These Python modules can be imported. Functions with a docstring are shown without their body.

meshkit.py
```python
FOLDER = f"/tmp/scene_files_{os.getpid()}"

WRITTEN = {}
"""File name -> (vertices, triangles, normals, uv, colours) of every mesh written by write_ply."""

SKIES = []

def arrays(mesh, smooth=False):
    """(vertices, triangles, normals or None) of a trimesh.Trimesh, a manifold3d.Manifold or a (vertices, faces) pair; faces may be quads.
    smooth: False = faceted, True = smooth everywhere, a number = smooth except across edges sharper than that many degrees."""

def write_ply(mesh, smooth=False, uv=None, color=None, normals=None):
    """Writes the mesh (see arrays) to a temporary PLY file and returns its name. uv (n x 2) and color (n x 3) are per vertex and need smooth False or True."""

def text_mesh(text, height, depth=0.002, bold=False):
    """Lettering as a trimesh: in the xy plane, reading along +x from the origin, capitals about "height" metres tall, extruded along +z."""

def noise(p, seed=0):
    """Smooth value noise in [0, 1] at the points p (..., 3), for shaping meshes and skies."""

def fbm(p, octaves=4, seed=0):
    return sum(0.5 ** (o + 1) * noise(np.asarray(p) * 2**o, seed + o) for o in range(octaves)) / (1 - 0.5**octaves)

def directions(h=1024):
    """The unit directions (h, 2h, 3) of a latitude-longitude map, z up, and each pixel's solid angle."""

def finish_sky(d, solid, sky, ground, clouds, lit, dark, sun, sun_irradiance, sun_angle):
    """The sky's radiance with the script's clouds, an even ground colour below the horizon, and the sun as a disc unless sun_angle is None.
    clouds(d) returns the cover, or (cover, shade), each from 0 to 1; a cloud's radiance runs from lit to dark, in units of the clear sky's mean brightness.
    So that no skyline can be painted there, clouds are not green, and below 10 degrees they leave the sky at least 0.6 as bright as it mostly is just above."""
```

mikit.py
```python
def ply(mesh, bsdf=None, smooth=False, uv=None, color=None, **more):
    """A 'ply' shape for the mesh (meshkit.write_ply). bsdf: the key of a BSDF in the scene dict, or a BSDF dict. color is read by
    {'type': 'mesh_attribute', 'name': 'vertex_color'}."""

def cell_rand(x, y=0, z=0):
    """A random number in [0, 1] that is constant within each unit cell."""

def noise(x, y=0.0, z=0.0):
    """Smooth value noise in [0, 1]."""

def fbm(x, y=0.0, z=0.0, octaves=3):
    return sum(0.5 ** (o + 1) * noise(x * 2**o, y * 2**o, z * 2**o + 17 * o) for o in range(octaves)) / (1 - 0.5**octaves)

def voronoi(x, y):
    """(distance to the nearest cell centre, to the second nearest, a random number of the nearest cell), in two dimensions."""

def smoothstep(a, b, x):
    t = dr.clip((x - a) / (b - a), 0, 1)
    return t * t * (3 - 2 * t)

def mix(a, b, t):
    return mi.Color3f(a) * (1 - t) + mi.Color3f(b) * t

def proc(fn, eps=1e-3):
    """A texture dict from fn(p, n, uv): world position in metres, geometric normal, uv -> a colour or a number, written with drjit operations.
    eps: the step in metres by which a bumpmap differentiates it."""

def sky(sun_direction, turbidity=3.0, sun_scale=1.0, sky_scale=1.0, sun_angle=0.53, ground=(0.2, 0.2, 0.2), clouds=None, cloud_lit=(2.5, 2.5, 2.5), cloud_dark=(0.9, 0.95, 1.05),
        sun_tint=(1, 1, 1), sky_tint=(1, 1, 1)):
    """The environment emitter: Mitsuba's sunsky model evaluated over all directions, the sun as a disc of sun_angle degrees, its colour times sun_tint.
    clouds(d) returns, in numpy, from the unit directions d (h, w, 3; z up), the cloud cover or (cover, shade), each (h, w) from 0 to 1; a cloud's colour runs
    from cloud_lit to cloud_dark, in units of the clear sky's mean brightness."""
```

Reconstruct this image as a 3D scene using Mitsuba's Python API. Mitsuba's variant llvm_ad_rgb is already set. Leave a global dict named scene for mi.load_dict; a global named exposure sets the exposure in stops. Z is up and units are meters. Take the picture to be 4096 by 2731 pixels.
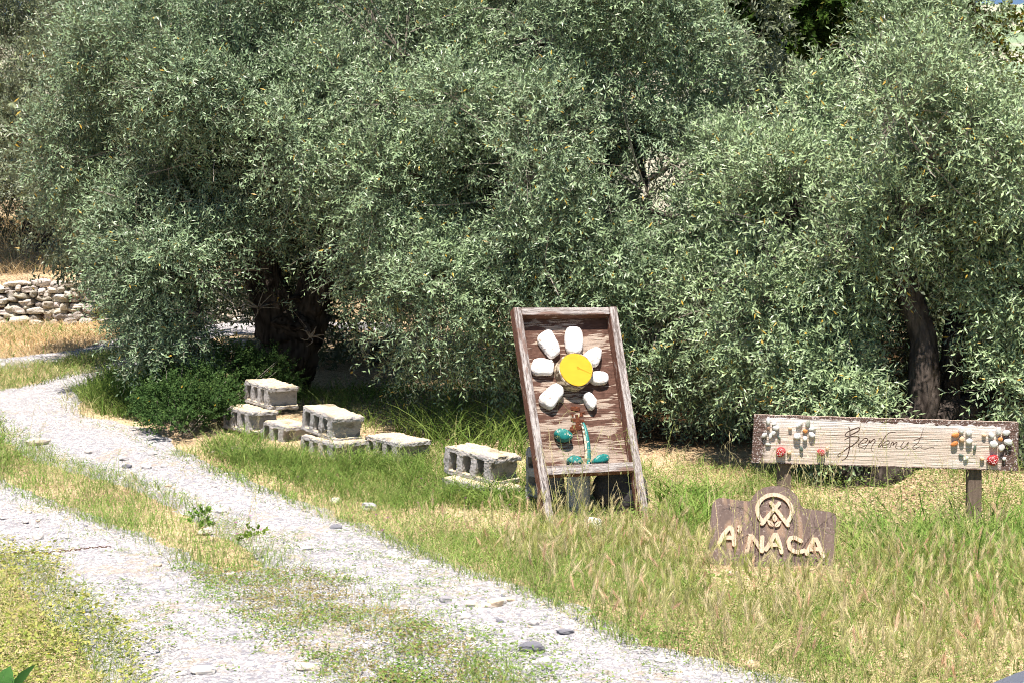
import math
import numpy as np, trimesh, shapely, manifold3d
import mitsuba as mi, drjit as dr, mikit, meshkit
from shapely.geometry import Polygon, LineString
from mikit import noise, fbm, voronoi, smoothstep, mix, cell_rand

T = mi.ScalarTransform4f
scene, labels = {}, {}

# ------------------------------------------------------------------ camera, sky, exposure
EYE = (0.0, 0.0, 1.65)
PITCH = math.radians(2.534)
scene['camera'] = {'type': 'perspective', 'fov': 40.0, 'fov_axis': 'x', 'near_clip': 0.05, 'far_clip': 3000.0,
                   'to_world': T().look_at(origin=list(EYE), target=[0, math.cos(PITCH), EYE[2] - math.sin(PITCH)], up=[0, 0, 1])}
SUN = (-0.05, -0.38, 0.92)
scene['sky'] = mikit.sky(SUN, turbidity=2.6, sky_scale=0.45, sun_tint=(0.94, 0.99, 1.14))
exposure = 2.75

# ------------------------------------------------------------------ helpers
rng = np.random.default_rng(7)


def add(key, mesh, bsdf, smooth=False, color=None, **kw):
    n, k = 0, key
    while k in scene:
        n += 1
        k = f'{key}_{n:03d}'
    scene[k] = mikit.ply(mesh, bsdf, smooth=smooth, color=color, **kw)
    return k


def thing(key):
    n, k = 0, key
    while k in labels:
        n += 1
        k = f'{key}_{n:03d}'
    labels[k] = {}
    return k


def tag(key, label=None, cat=None, group=None, kind=None):
    d = labels.setdefault(key, {})
    for a, b in (('label', label), ('category', cat), ('group', group), ('kind', kind)):
        if b:
            d[a] = b
    return key


def nrm(a):
    return a / np.maximum(np.linalg.norm(a, axis=-1, keepdims=True), 1e-9)


def ss(a, b, x):
    t = np.clip((x - a) / (b - a), 0, 1)
    return t * t * (3 - 2 * t)


def frame(o, u, v):
    """A 4x4 matrix whose x and y axes are u and v and whose z axis is their cross product."""
    u, v = nrm(np.asarray(u, float)), np.asarray(v, float)
    v = nrm(v - u * np.dot(u, v))
    m = np.eye(4)
    m[:3, 0], m[:3, 1], m[:3, 2], m[:3, 3] = u, v, np.cross(u, v), o
    return m


def moved(mesh, m):
    mesh = mesh.copy()
    mesh.apply_transform(m)
    return mesh


def box(x0, x1, y0, y1, z0, z1, c=0.003):
    """A box with chamfered edges."""
    pts = []
    for x, sx in ((x0, 1), (x1, -1)):
        for y, sy in ((y0, 1), (y1, -1)):
            for z, sz in ((z0, 1), (z1, -1)):
                pts += [(x + sx * c, y + sy * c, z), (x + sx * c, y, z + sz * c), (x, y + sy * c, z + sz * c)]
    return trimesh.convex.convex_hull(np.array(pts))


def lumpy(mesh, amp, scale, seed=0):
    m = mesh.copy()
    n = m.vertex_normals
    m.vertices = m.vertices + n * ((meshkit.fbm(m.vertices * scale + 31.7 * seed, 3, seed) - 0.5) * 2 * amp)[:, None]
    return m


def tube(path, radii, sides=12, amp=0.0, scale=5.0, seed=0, per=0.06, groove=0.0):
    """A tube along a smoothed path, its surface roughened along the normals."""
    p, r = np.asarray(path, float), np.asarray(radii, float)
    s = np.concatenate([[0], np.cumsum(np.linalg.norm(np.diff(p, axis=0), axis=1))])
    n = max(4, int(s[-1] / per))
    t = np.linspace(0, s[-1], n)
    if len(p) > 2:
        from scipy.interpolate import PchipInterpolator
        p, r = PchipInterpolator(s, p)(t), PchipInterpolator(s, r)(t)
    else:
        p, r = np.stack([np.interp(t, s, p[:, k]) for k in range(3)], 1), np.interp(t, s, r)
    d = nrm(np.gradient(p, axis=0))
    a = nrm(np.cross(d, np.tile([0.3, 1.0, 0.17], (n, 1))))
    b = np.cross(d, a)
    ang = np.arange(sides) / sides * 2 * np.pi
    dirs = np.cos(ang)[None, :, None] * a[:, None] + np.sin(ang)[None, :, None] * b[:, None]
    v = p[:, None] + r[:, None, None] * dirs
    if amp:
        k = (meshkit.fbm(v * scale + 13.1 * seed, 4, seed) - 0.5) * 2 * amp
        if groove:
            k = k - groove * np.abs(np.sin(ang * 3.5 + seed + 4 * (meshkit.fbm(v * 1.5, 2, seed + 5) - 0.5)))
        v = v + dirs * (k * r[:, None])[..., None]
    i, j = np.meshgrid(np.arange(n - 1), np.arange(sides), indexing='ij')
    q = np.stack([i * sides + j, i * sides + (j + 1) % sides, (i + 1) * sides + (j + 1) % sides, (i + 1) * sides + j], -1).reshape(-1, 4)
    v = np.vstack([v.reshape(-1, 3), p[:1], p[-1:] + d[-1:] * r[-1] * 0.4])
    f = np.vstack([q[:, [0, 1, 2]], q[:, [0, 2, 3]]])
    e = np.arange(sides)
    k = n * sides
    f = np.vstack([f, np.stack([np.full(sides, k), (e + 1) % sides, e], 1), np.stack([np.full(sides, k + 1), (n - 1) * sides + e, (n - 1) * sides + (e + 1) % sides], 1)])
    return trimesh.Trimesh(v, f, process=False)


def pillow(poly, h, seed=0, amp=0.06, n=36, flat=0.25):
    """A rounded stone standing on z = 0 whose outline, seen from above, is the polygon."""
    p = np.asarray(poly, float)
    ring = LineString(np.vstack([p, p[:1]]))
    p = np.array([ring.interpolate(t, normalized=True).coords[0] for t in np.arange(n) / n])
    for _ in range(2):
        p = 0.5 * p + 0.25 * (np.roll(p, 1, 0) + np.roll(p, -1, 0))
    c = p.mean(0)
    prof = [(0.90, 0.0), (0.985, 0.2), (1.0, 0.42), (0.97, 0.66), (0.89, 0.84), (0.74, 0.94), (0.5, 0.99), (0.25, 1.0)]
    v = np.vstack([np.hstack([c + (p - c) * s, np.full((n, 1), h * z)]) for s, z in prof] + [[[*c, h]], [[*c, 0]]])
    m = len(prof)
    f = []
    for i in range(m - 1):
        for j in range(n):
            a, b, cc, d = i * n + j, i * n + (j + 1) % n, (i + 1) * n + (j + 1) % n, (i + 1) * n + j
            f += [(a, b, cc), (a, cc, d)]
    for j in range(n):
        f += [((m - 1) * n + j, (m - 1) * n + (j + 1) % n, m * n), ((j + 1) % n, j, m * n + 1)]
    mesh = trimesh.Trimesh(v, f, process=False)
    if mesh.volume < 0:
        mesh.invert()
    size = np.ptp(p, axis=0).max()
    k = (meshkit.fbm(v * (3.0 / size) + 7.3 * seed, 3, seed) - 0.5) * 2 * amp * size
    k[v[:, 2] <= 0] = 0
    mesh.vertices = v + mesh.vertex_normals * k[:, None]
    return mesh


def ellipse(w, h, ang, seed=0, n=28, wob=0.08):
    t = np.arange(n) / n * 2 * np.pi
    r = 1 + wob * np.sin(2 * t + seed) + 0.6 * wob * np.sin(3 * t + 2.3 * seed)
    x, y = r * np.cos(t) * w / 2, r * np.sin(t) * h / 2
    c, s = math.cos(math.radians(ang)), math.sin(math.radians(ang))
    return np.stack([x * c - y * s, x * s + y * c], 1)


ICO = {k: trimesh.creation.icosphere(subdivisions=k) for k in (0, 1, 2, 3)}


def rock(r, seed=0, sub=2, rough=0.35, square=0.0):
    """An angular stone with half axes r."""
    m = ICO[sub].copy()
    v = np.array(m.vertices)
    if square:
        v = np.sign(v) * np.abs(v) ** (1 - square)
        v = v / np.abs(v).max(0)
    v = v * (1 + rough * (meshkit.fbm(v * 1.3 + 17.7 * seed, 3, seed) - 0.5) * 2)[:, None]
    m.vertices = v * np.asarray(r)
    return m


# ------------------------------------------------------------------ terrain
def wall_y(x):
    return 22.9 + 0.05 * (x + 8)


def H0(x, y):
    x, y = np.asarray(x, float), np.asarray(y, float)
    t = np.maximum(y - 9.8, 0)
    t = np.where(t > 20, 20 + 10 * np.tanh((t - 20) / 10), t)
    z = 0.075 * (np.sqrt(t * t + 1) - 1)
    w = ss(-3.5, 1.0, x)
    d = y - wall_y(x)
    z = z + 0.72 * ss(0.15, 0.45 + 5 * w, d) + 0.09 * np.clip(d - 0.4, 0, 12) * (1 - 0.5 * w)
    return z + 0.20 * np.exp(-(((x - 3.6) / 1.0) ** 2 + ((y - 10.6) / 0.7) ** 2))


def H(x, y):
    """Height of the ground, with its small unevenness."""
    p = np.stack([np.asarray(x, float), np.asarray(y, float), np.zeros(np.shape(x))], -1)
    return H0(x, y) + 0.05 * (meshkit.fbm(p * 1.1, 3, 3) - 0.5) + 0.02 * (meshkit.fbm(p * 6, 2, 5) - 0.5)


# world outlines (metres) of the wheel tracks and of the patches of vegetation
RIGHT_RUT = Polygon([(2.4, 3.3), (0.94, 5.7), (0.53, 6.15), (0.16, 6.97), (-0.31, 7.79), (-0.9, 8.85), (-1.67, 10.19), (-2.61, 11.54), (-3.17, 12.5), (-3.64, 13.37), (-4.49, 14.09), (-4.77, 14.91),
                     (-4.98, 16.13), (-4.94, 17.58), (-4.76, 19.78), (-4.4, 21.67), (-3.6, 22.4), (-2, 22.3), (-2, 23.1), (-4.15, 23.0), (-5.3, 22.4), (-5.19, 20.29), (-5.15, 18.2), (-5.44, 16.3),
                     (-5.71, 15.65), (-5.6, 14.6), (-5.01, 13.72), (-4.48, 12.92), (-3.94, 12.1), (-3.14, 11.28), (-2.44, 10.36), (-2.04, 9.67), (-1.59, 8.85), (-1.19, 8.03), (-0.75, 7.36), (-0.6, 6.97), (-0.15, 6.15), (0.04, 5.7), (1.3, 3.3)])
FAR_RUT = Polygon([(-3.9, 22.6), (-5.08, 21.67), (-5.48, 19.54), (-5.9, 18.18), (-6.48, 17.77), (-8.5, 17.2), (-8.5, 17.9), (-6.74, 18.48), (-6.11, 19.2), (-5.8, 20.66), (-5.37, 22.6), (-4.0, 23.0)])
LEFT_RUT = Polygon([(-5.0, 12.0), (-3.91, 10.69), (-3.48, 10.19), (-3.09, 9.67), (-2.38, 8.71), (-1.95, 8.03), (-1.43, 6.97), (-1.18, 6.53), (-0.9, 6.01), (-0.74, 5.7), (0.6, 3.3), (-0.4, 3.3), (-1.51, 5.7),
                    (-1.69, 6.15), (-1.87, 6.53), (-2.13, 6.97), (-2.47, 7.57), (-2.69, 8.09), (-3.04, 8.3), (-4.4, 10.2), (-5.6, 11.6)])
MEDIAN = Polygon([(-5.01, 13.72), (-4.48, 12.92), (-3.94, 12.1), (-3.14, 11.28), (-2.44, 10.36), (-2.04, 9.67), (-1.59, 8.85), (-1.19, 8.03), (-0.75, 7.36), (-0.6, 6.97), (-0.15, 6.15), (0.04, 5.7), (0.9, 4.2),
                  (0.1, 4.2), (-0.74, 5.7), (-0.9, 6.01), (-1.18, 6.53), (-1.43, 6.97), (-1.95, 8.03), (-2.38, 8.71), (-3.09, 9.67), (-3.48, 10.19), (-3.91, 10.69)])
CORNER = Polygon([(-4.2, 9.6), (-3.04, 8.3), (-2.69, 8.09), (-2.47, 7.57), (-2.13, 6.97), (-1.87, 6.53), (-1.69, 6.15), (-1.51, 5.7), (-1.2, 5.0), (-2.6, 5.0), (-4.2, 7.5)])
VERGE = Polygon([(2.5, 3.6), (0.94, 5.7), (0.53, 6.15), (0.16, 6.97), (-0.31, 7.79), (-0.9, 8.85), (-1.67, 10.19), (-2.61, 11.54), (-3.17, 12.5), (-2.4, 13.6), (-1.0, 13.4), (0.5, 12.2), (1.3, 11.8), (2.2, 11.4), (5.5, 11.6), (5.0, 8.0), (3.2, 3.6)])
BARLEY = Polygon([(-0.07, 8.16), (0.62, 8.65), (1.29, 7.91), (1.86, 7.6), (2.95, 7.8), (2.3, 5.3), (1.25, 5.3), (0.53, 6.15), (0.16, 6.97)])
BARLEY2 = Polygon([(-0.63, 9.01), (0.23, 9.6), (0.94, 9.2), (1.2, 8.3), (0.56, 8.03), (-0.06, 7.79)])
TALL_R = Polygon([(2.17, 9.0), (3.09, 9.5), (3.8, 9.6), (2.7, 6.15), (1.79, 6.53), (1.69, 7.46)])
TALL_M = Polygon([(1.08, 10.5), (1.55, 10.6), (1.3, 8.95), (0.95, 8.9)])
TALL_B = Polygon([(-1.1, 13.2), (0.1, 13.0), (0.15, 11.6), (-0.62, 12.2)])
GREEN_B = Polygon([(-2.84, 12.7), (-1.82, 12.0), (-0.66, 11.6), (0.08, 10.3), (-0.2, 10.1), (-0.85, 9.95), (-2.04, 11.3), (-2.58, 11.91)])
TUFT = Polygon([(-4.75, 15.3), (-4.85, 17.2), (-4.2, 16.8), (-3.5, 14.9), (-3.6, 13.9), (-4.2, 14.2)])
UNDER = Polygon([(-2.6, 15.6), (0.3, 16.5), (0.6, 13.2), (-1.38, 13.2)])
SHADE = Polygon([(0.6, 19), (6.5, 19), (6.5, 12.6), (3.11, 12.6), (1.65, 12.3), (0.8, 13.2)])
SLOPE = Polygon([(1.26, 12.4), (2.06, 11.53), (2.62, 10.9), (4.6, 12.0), (4.0, 9.2), (2.36, 9.6), (1.5, 11.2)])
FOOT = Polygon([(-10.5, 22.5), (-6.55, 22.7), (-5.43, 23.1), (-5.8, 20.66), (-6.11, 19.2), (-6.74, 18.48), (-10.5, 17.9)])
MEDF = Polygon([(-8.6, 17.2), (-6.48, 17.77), (-5.9, 18.18), (-5.48, 19.54), (-5.15, 21.4), (-5.15, 18.5), (-5.1, 17.4), (-5.44, 16.3), (-5.71, 15.65), (-7.5, 16.0)])
BANK = Polygon([(-13, 23.3), (-4, 23.7), (-3, 27), (-6, 31), (-13, 31)])
LEFT_EDGE = Polygon([(-5.6, 14.6), (-5.01, 13.72), (-4.3, 12.0), (-3.9, 10.8), (-5.2, 12.2), (-6.5, 14.5)])
TRACKS = shapely.union_all([RIGHT_RUT, FAR_RUT, LEFT_RUT])


def scatter(poly, per_m2, gen, hole=None, clump=0.0, cs=1.5, seed=0):
    """Random points in a patch; clump from 0 to 1 thins them by noise into tufts."""
    x0, y0, x1, y1 = poly.bounds
    n = int(per_m2 * (x1 - x0) * (y1 - y0))
    x, y = gen.uniform(x0, x1, n), gen.uniform(y0, y1, n)
    ok = shapely.contains_xy(poly, x, y)
    if hole is not None:
        ok &= ~shapely.contains_xy(hole, x, y)
    if clump:
        k = meshkit.fbm(np.stack([x, y, x * 0], -1) * cs + 5.1 * seed, 3, seed)
        ok &= gen.random(n) > clump * ss(0.62, 0.38, k)
    x, y = x[ok], y[ok]
    return np.stack([x, y, H(x, y)], 1)


# ------------------------------------------------------------------ materials
VC = {'type': 'mesh_attribute', 'name': 'vertex_color'}


def principled(color, rough=0.8, spec=0.3, **kw):
    return {'type': 'twosided', 'b': {'type': 'principled', 'base_color': color, 'roughness': rough, 'specular': spec, **kw}}


def rgb(*c):
    return {'type': 'rgb', 'value': list(c)}


def bumped(b, fn, scale, eps=1e-3):
    return {'type': 'twosided', 'b': {'type': 'bumpmap', 'arbitrary': mikit.proc(fn, eps), 'scale': scale, 'bsdf': b['b']}}


scene['m_olive_leaf'] = {'type': 'twosided', 'front': {'type': 'principled', 'base_color': VC, 'roughness': 0.40, 'specular': 0.55},
                         'back': {'type': 'principled', 'base_color': mikit.proc(lambda p, n, uv: mix((0.22, 0.27, 0.18), (0.31, 0.36, 0.26), noise(p.x * 23, p.y * 23, p.z * 23))), 'roughness': 0.7, 'specular': 0.2}}
scene['m_leaf'] = {'type': 'principledthin', 'base_color': VC, 'roughness': 0.5, 'diff_trans': 0.6, 'spec_trans': 0.0, 'eta': 1.4}
scene['m_grass'] = {'type': 'principledthin', 'base_color': VC, 'roughness': 0.55, 'diff_trans': 0.7, 'spec_trans': 0.0, 'eta': 1.4}
scene['m_painted'] = principled(VC, 0.75, 0.25)


def f_stone(p, n, uv):
    k = fbm(p.x * 60, p.y * 60, p.z * 60)
    return k


scene['m_stone'] = bumped(principled(VC, 0.85, 0.25), f_stone, 0.006, 2e-3)
scene['m_pebble'] = principled(VC, 0.5, 0.4)


def f_ground(p, n, uv):
    a = fbm(p.x * 1.7, p.y * 1.7, 0.3)
    b = noise(p.x * 70, p.y * 160, 2.0)
    c = noise(p.x * 190, p.y * 80, 5.0)
    soil = mix((0.17, 0.11, 0.07), (0.30, 0.22, 0.14), a)
    straw = mix((0.40, 0.32, 0.19), (0.55, 0.46, 0.29), c)
    col = mix(soil, straw, smoothstep(0.42, 0.62, b * 0.5 + a * 0.35 + c * 0.2))
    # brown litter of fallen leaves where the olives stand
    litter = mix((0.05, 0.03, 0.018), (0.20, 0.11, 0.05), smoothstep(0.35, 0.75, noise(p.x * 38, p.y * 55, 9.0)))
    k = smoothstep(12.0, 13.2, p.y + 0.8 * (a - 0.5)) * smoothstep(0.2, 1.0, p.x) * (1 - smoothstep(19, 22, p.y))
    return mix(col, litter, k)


def f_ground_h(p, n, uv):
    return fbm(p.x * 40, p.y * 40, 1.0)


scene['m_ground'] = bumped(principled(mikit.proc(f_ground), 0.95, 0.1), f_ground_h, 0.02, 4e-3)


def f_gravel(p, n, uv):
    d1, d2, r = voronoi(p.x * 42, p.y * 42)
    e1, e2, q = voronoi(p.x * 105 + 3.1, p.y * 105)
    k = smoothstep(0.02, 0.22, d2 - d1)
    a = fbm(p.x * 1.1, p.y * 1.1, 4.0)
    fine = mix((0.22, 0.22, 0.235), (0.43, 0.43, 0.445), q)
    tan = mix((0.30, 0.25, 0.20), (0.45, 0.40, 0.34), q)
    base = mix(fine, tan, smoothstep(0.58, 0.80, a) * 0.7)
    chip = mix((0.20, 0.205, 0.23), (0.60, 0.585, 0.57), smoothstep(0.1, 0.9, r))
    col = mix(base, chip, k * smoothstep(0.42, 0.5, cell_rand(dr.floor(r * 9999), 7)))
    soil = mix((0.25, 0.20, 0.15), (0.44, 0.38, 0.30), noise(p.x * 80, p.y * 130, 3.0))
    return mix(col, soil, smoothstep(0.62, 0.76, 0.7 * fbm(p.x * 2.3, p.y * 2.3, 7.0) + 0.3 * noise(p.x * 30, p.y * 30, 1.0)) * 0.6)


def f_gravel_h(p, n, uv):
    d1, d2, r = voronoi(p.x * 42, p.y * 42)
    return smoothstep(0.0, 0.35, d2 - d1) * (0.4 + r) + 0.6 * fbm(p.x * 120, p.y * 120, 2.0)


scene['m_gravel'] = bumped(principled(mikit.proc(f_gravel), 0.9, 0.2), f_gravel_h, 0.009, 2e-3)


def f_bark(p, n, uv):
    a = fbm(p.x * 9, p.y * 9, p.z * 2.2, 4)
    b = noise(p.x * 45, p.y * 45, p.z * 9)
    return mix((0.022, 0.018, 0.016), (0.10, 0.085, 0.073), smoothstep(0.3, 0.75, a * 0.65 + b * 0.35))


def f_bark_h(p, n, uv):
    return fbm(p.x * 22, p.y * 22, p.z * 5, 3)


scene['m_bark'] = bumped(principled(mikit.proc(f_bark), 0.95, 0.1), f_bark_h, 0.09, 3e-3)
scene['m_twig'] = principled(mikit.proc(lambda p, n, uv: mix((0.16, 0.14, 0.12), (0.36, 0.33, 0.28), noise(p.x * 14, p.y * 14, p.z * 14))), 0.9, 0.2)


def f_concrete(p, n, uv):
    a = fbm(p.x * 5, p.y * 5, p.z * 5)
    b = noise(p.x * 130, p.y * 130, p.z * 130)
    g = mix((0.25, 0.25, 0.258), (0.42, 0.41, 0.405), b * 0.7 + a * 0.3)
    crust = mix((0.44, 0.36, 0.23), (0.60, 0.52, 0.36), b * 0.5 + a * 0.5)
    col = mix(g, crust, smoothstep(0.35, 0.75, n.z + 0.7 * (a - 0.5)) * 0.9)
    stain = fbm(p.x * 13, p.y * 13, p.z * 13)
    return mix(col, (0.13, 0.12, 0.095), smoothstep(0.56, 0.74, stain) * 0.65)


def f_concrete_h(p, n, uv):
    return fbm(p.x * 70, p.y * 70, p.z * 70, 3)


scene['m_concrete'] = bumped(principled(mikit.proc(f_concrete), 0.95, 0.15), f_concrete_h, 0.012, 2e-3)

# ------------------------------------------------------------------ frames of the signs
EPS, ETH = math.radians(20), math.radians(24)
E_O = np.array([0.27, 9.37, 0.0])
E_U = np.array([math.cos(EPS), math.sin(EPS), 0])
E_V = np.array([-math.sin(EPS) * math.sin(ETH), math.cos(EPS) * math.sin(ETH), math.cos(ETH)])
E_M = frame(E_O, E_U, E_V)
B_PS = math.radians(5)
B_O = np.array([2.442, 9.2, 0.582])
B_M = frame(B_O, (math.cos(B_PS), -math.sin(B_PS), 0), (0, 0, 1))
S_TH = math.radians(22)
S_O = np.array([1.521, 8.15, 0.194])
S_M = frame(S_O, (1, 0, 0), (0, math.sin(S_TH), math.cos(S_TH)))


def local(m):
    """p -> the coordinates of a world point in the frame m, in drjit."""
    o, a = [float(x) for x in m[:3, 3]], m[:3, :3]

    def f(p):
        d = (p.x - o[0], p.y - o[1], p.z - o[2])
        return [d[0] * float(a[0, k]) + d[1] * float(a[1, k]) + d[2] * float(a[2, k]) for k in range(3)]
    return f


E_L, B_L, S_L = local(E_M), local(B_M), local(S_M)
E_N = [float(x) for x in E_M[:3, 2]]


def grain(a, b, c, along=7.0, across=170.0):
    """Weathered grain running along a."""
    w = a * along + 2.0 * noise(a * 4, b * 30, c * 30)
    return 0.6 * fbm(w, b * across, c * across, 3) + 0.4 * noise(a * 40, b * across * 3, c * across * 2)


def weathered(along_u):
    def f(p, n, uv):
        u, v, w = E_L(p)
        a, b = (u, v) if along_u else (v, u)
        g = grain(a, b, w, 4.0, 90.0)
        grey = mix((0.15, 0.125, 0.115), (0.43, 0.41, 0.40), smoothstep(0.28, 0.68, g))
        patch = smoothstep(0.60, 0.68, fbm(a * 5, b * 30, 3.0) * 0.75 + 0.25 * g)
        grey = mix(grey, (0.16, 0.085, 0.06), patch * 0.7)
        brown = mix((0.095, 0.048, 0.035), (0.145, 0.075, 0.055), noise(a * 30, b * 60, w * 60))
        wear = smoothstep(0.66, 0.72, fbm(a * 14, w * 80, b * 40))
        brown = mix(brown, (0.36, 0.31, 0.28), wear)
        front = smoothstep(0.6, 0.8, n.x * E_N[0] + n.y * E_N[1] + n.z * E_N[2])
        return mix(brown, grey, front)
    return f


def weathered_h(along_u):
    def f(p, n, uv):
        u, v, w = E_L(p)
        a, b = (u, v) if along_u else (v, u)
        return grain(a, b, w, 4.0, 90.0)
    return f


scene['m_stile'] = bumped(principled(mikit.proc(weathered(False)), 0.9, 0.2), weathered_h(False), 0.006, 1e-3)
scene['m_rail'] = bumped(principled(mikit.proc(weathered(True)), 0.9, 0.2), weathered_h(True), 0.006, 1e-3)


def f_panel(p, n, uv):
    u, v, w = E_L(p)
    # veneer grain, wavy, roughly across the panel
    wave = v * 26 + 3.2 * fbm(u * 2.2, v * 3.0, 1.0) + 1.5 * fbm(u * 7, v * 5, 4.0)
    g = fbm(wave, u * 3.5, 2.0, 3)
    fine = noise(u * 16, v * 260, 7.0)
    bare = mix((0.24, 0.185, 0.145), (0.43, 0.36, 0.295), fine)
    paint = mix((0.070, 0.036, 0.026), (0.125, 0.068, 0.050), noise(u * 40, v * 120, 3.0))
    worn = g * 0.55 + 0.2 * fine + 0.25 * fbm(u * 3.2, v * 3.2, 8.0)
    lim = 0.525 + 0.09 * smoothstep(0.75, 1.35, v) + 0.10 * smoothstep(0.5, 0.68, u + 0.2 * (noise(v * 9, 0.5) - 0.5)) * smoothstep(1.0, 0.6, v) - 0.07 * smoothstep(0.62, 0.42, v)
    return mix(paint, bare, smoothstep(lim - 0.025, lim + 0.025, worn))


def f_panel_h(p, n, uv):
    u, v, w = E_L(p)
    return fbm(v * 60 + 3 * fbm(u * 3, v * 4, 1.0), u * 6, 2.0) + 0.4 * noise(u * 20, v * 260, 7.0)


scene['m_panel'] = bumped(principled(mikit.proc(f_panel), 0.85, 0.25), f_panel_h, 0.004, 1e-3)
scene['m_rot'] = principled(mikit.proc(lambda p, n, uv: mix((0.03, 0.012, 0.008), (0.17, 0.06, 0.03), noise(p.x * 90, p.y * 90, p.z * 120))), 0.95, 0.1)


def f_white(p, n, uv):
    a = fbm(p.x * 45, p.y * 45, p.z * 45)
    return mix(mix((0.74, 0.73, 0.72), (0.60, 0.58, 0.55), smoothstep(0.5, 0.75, fbm(p.x * 12, p.y * 12, p.z * 12))), (0.36, 0.31, 0.26), smoothstep(0.68, 0.76, a))


scene['m_white_stone'] = bumped(principled(mikit.proc(f_white), 0.7, 0.3), lambda p, n, uv: fbm(p.x * 90, p.y * 90, p.z * 90), 0.004, 1e-3)


def f_disc(p, n, uv):
    u, v, w = E_L(p)
    return mix((0.55, 0.325, 0.012), (0.66, 0.41, 0.02), 0.6 * fbm(u * 9, v * 60, 0.0) + 0.4 * noise(u * 25, v * 25, 2.0))


scene['m_yellow'] = principled(mikit.proc(f_disc), 0.55, 0.4)
scene['m_log_bark'] = bumped(principled(mikit.proc(lambda p, n, uv: mix((0.16, 0.12, 0.085), (0.62, 0.55, 0.42), smoothstep(0.4, 0.6, fbm(p.x * 40, p.y * 40, p.z * 40)))), 0.9, 0.2), f_stone, 0.008, 1e-3)


def f_teal(p, n, uv):
    a = fbm(p.x * 60, p.y * 60, p.z * 60)
    return mix(mix((0.0, 0.135, 0.125), (0.015, 0.21, 0.195), noise(p.x * 30, p.y * 30, p.z * 30)), (0.55, 0.52, 0.45), smoothstep(0.66, 0.72, a))


scene['m_teal'] = principled(mikit.proc(f_teal), 0.45, 0.5)


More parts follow.
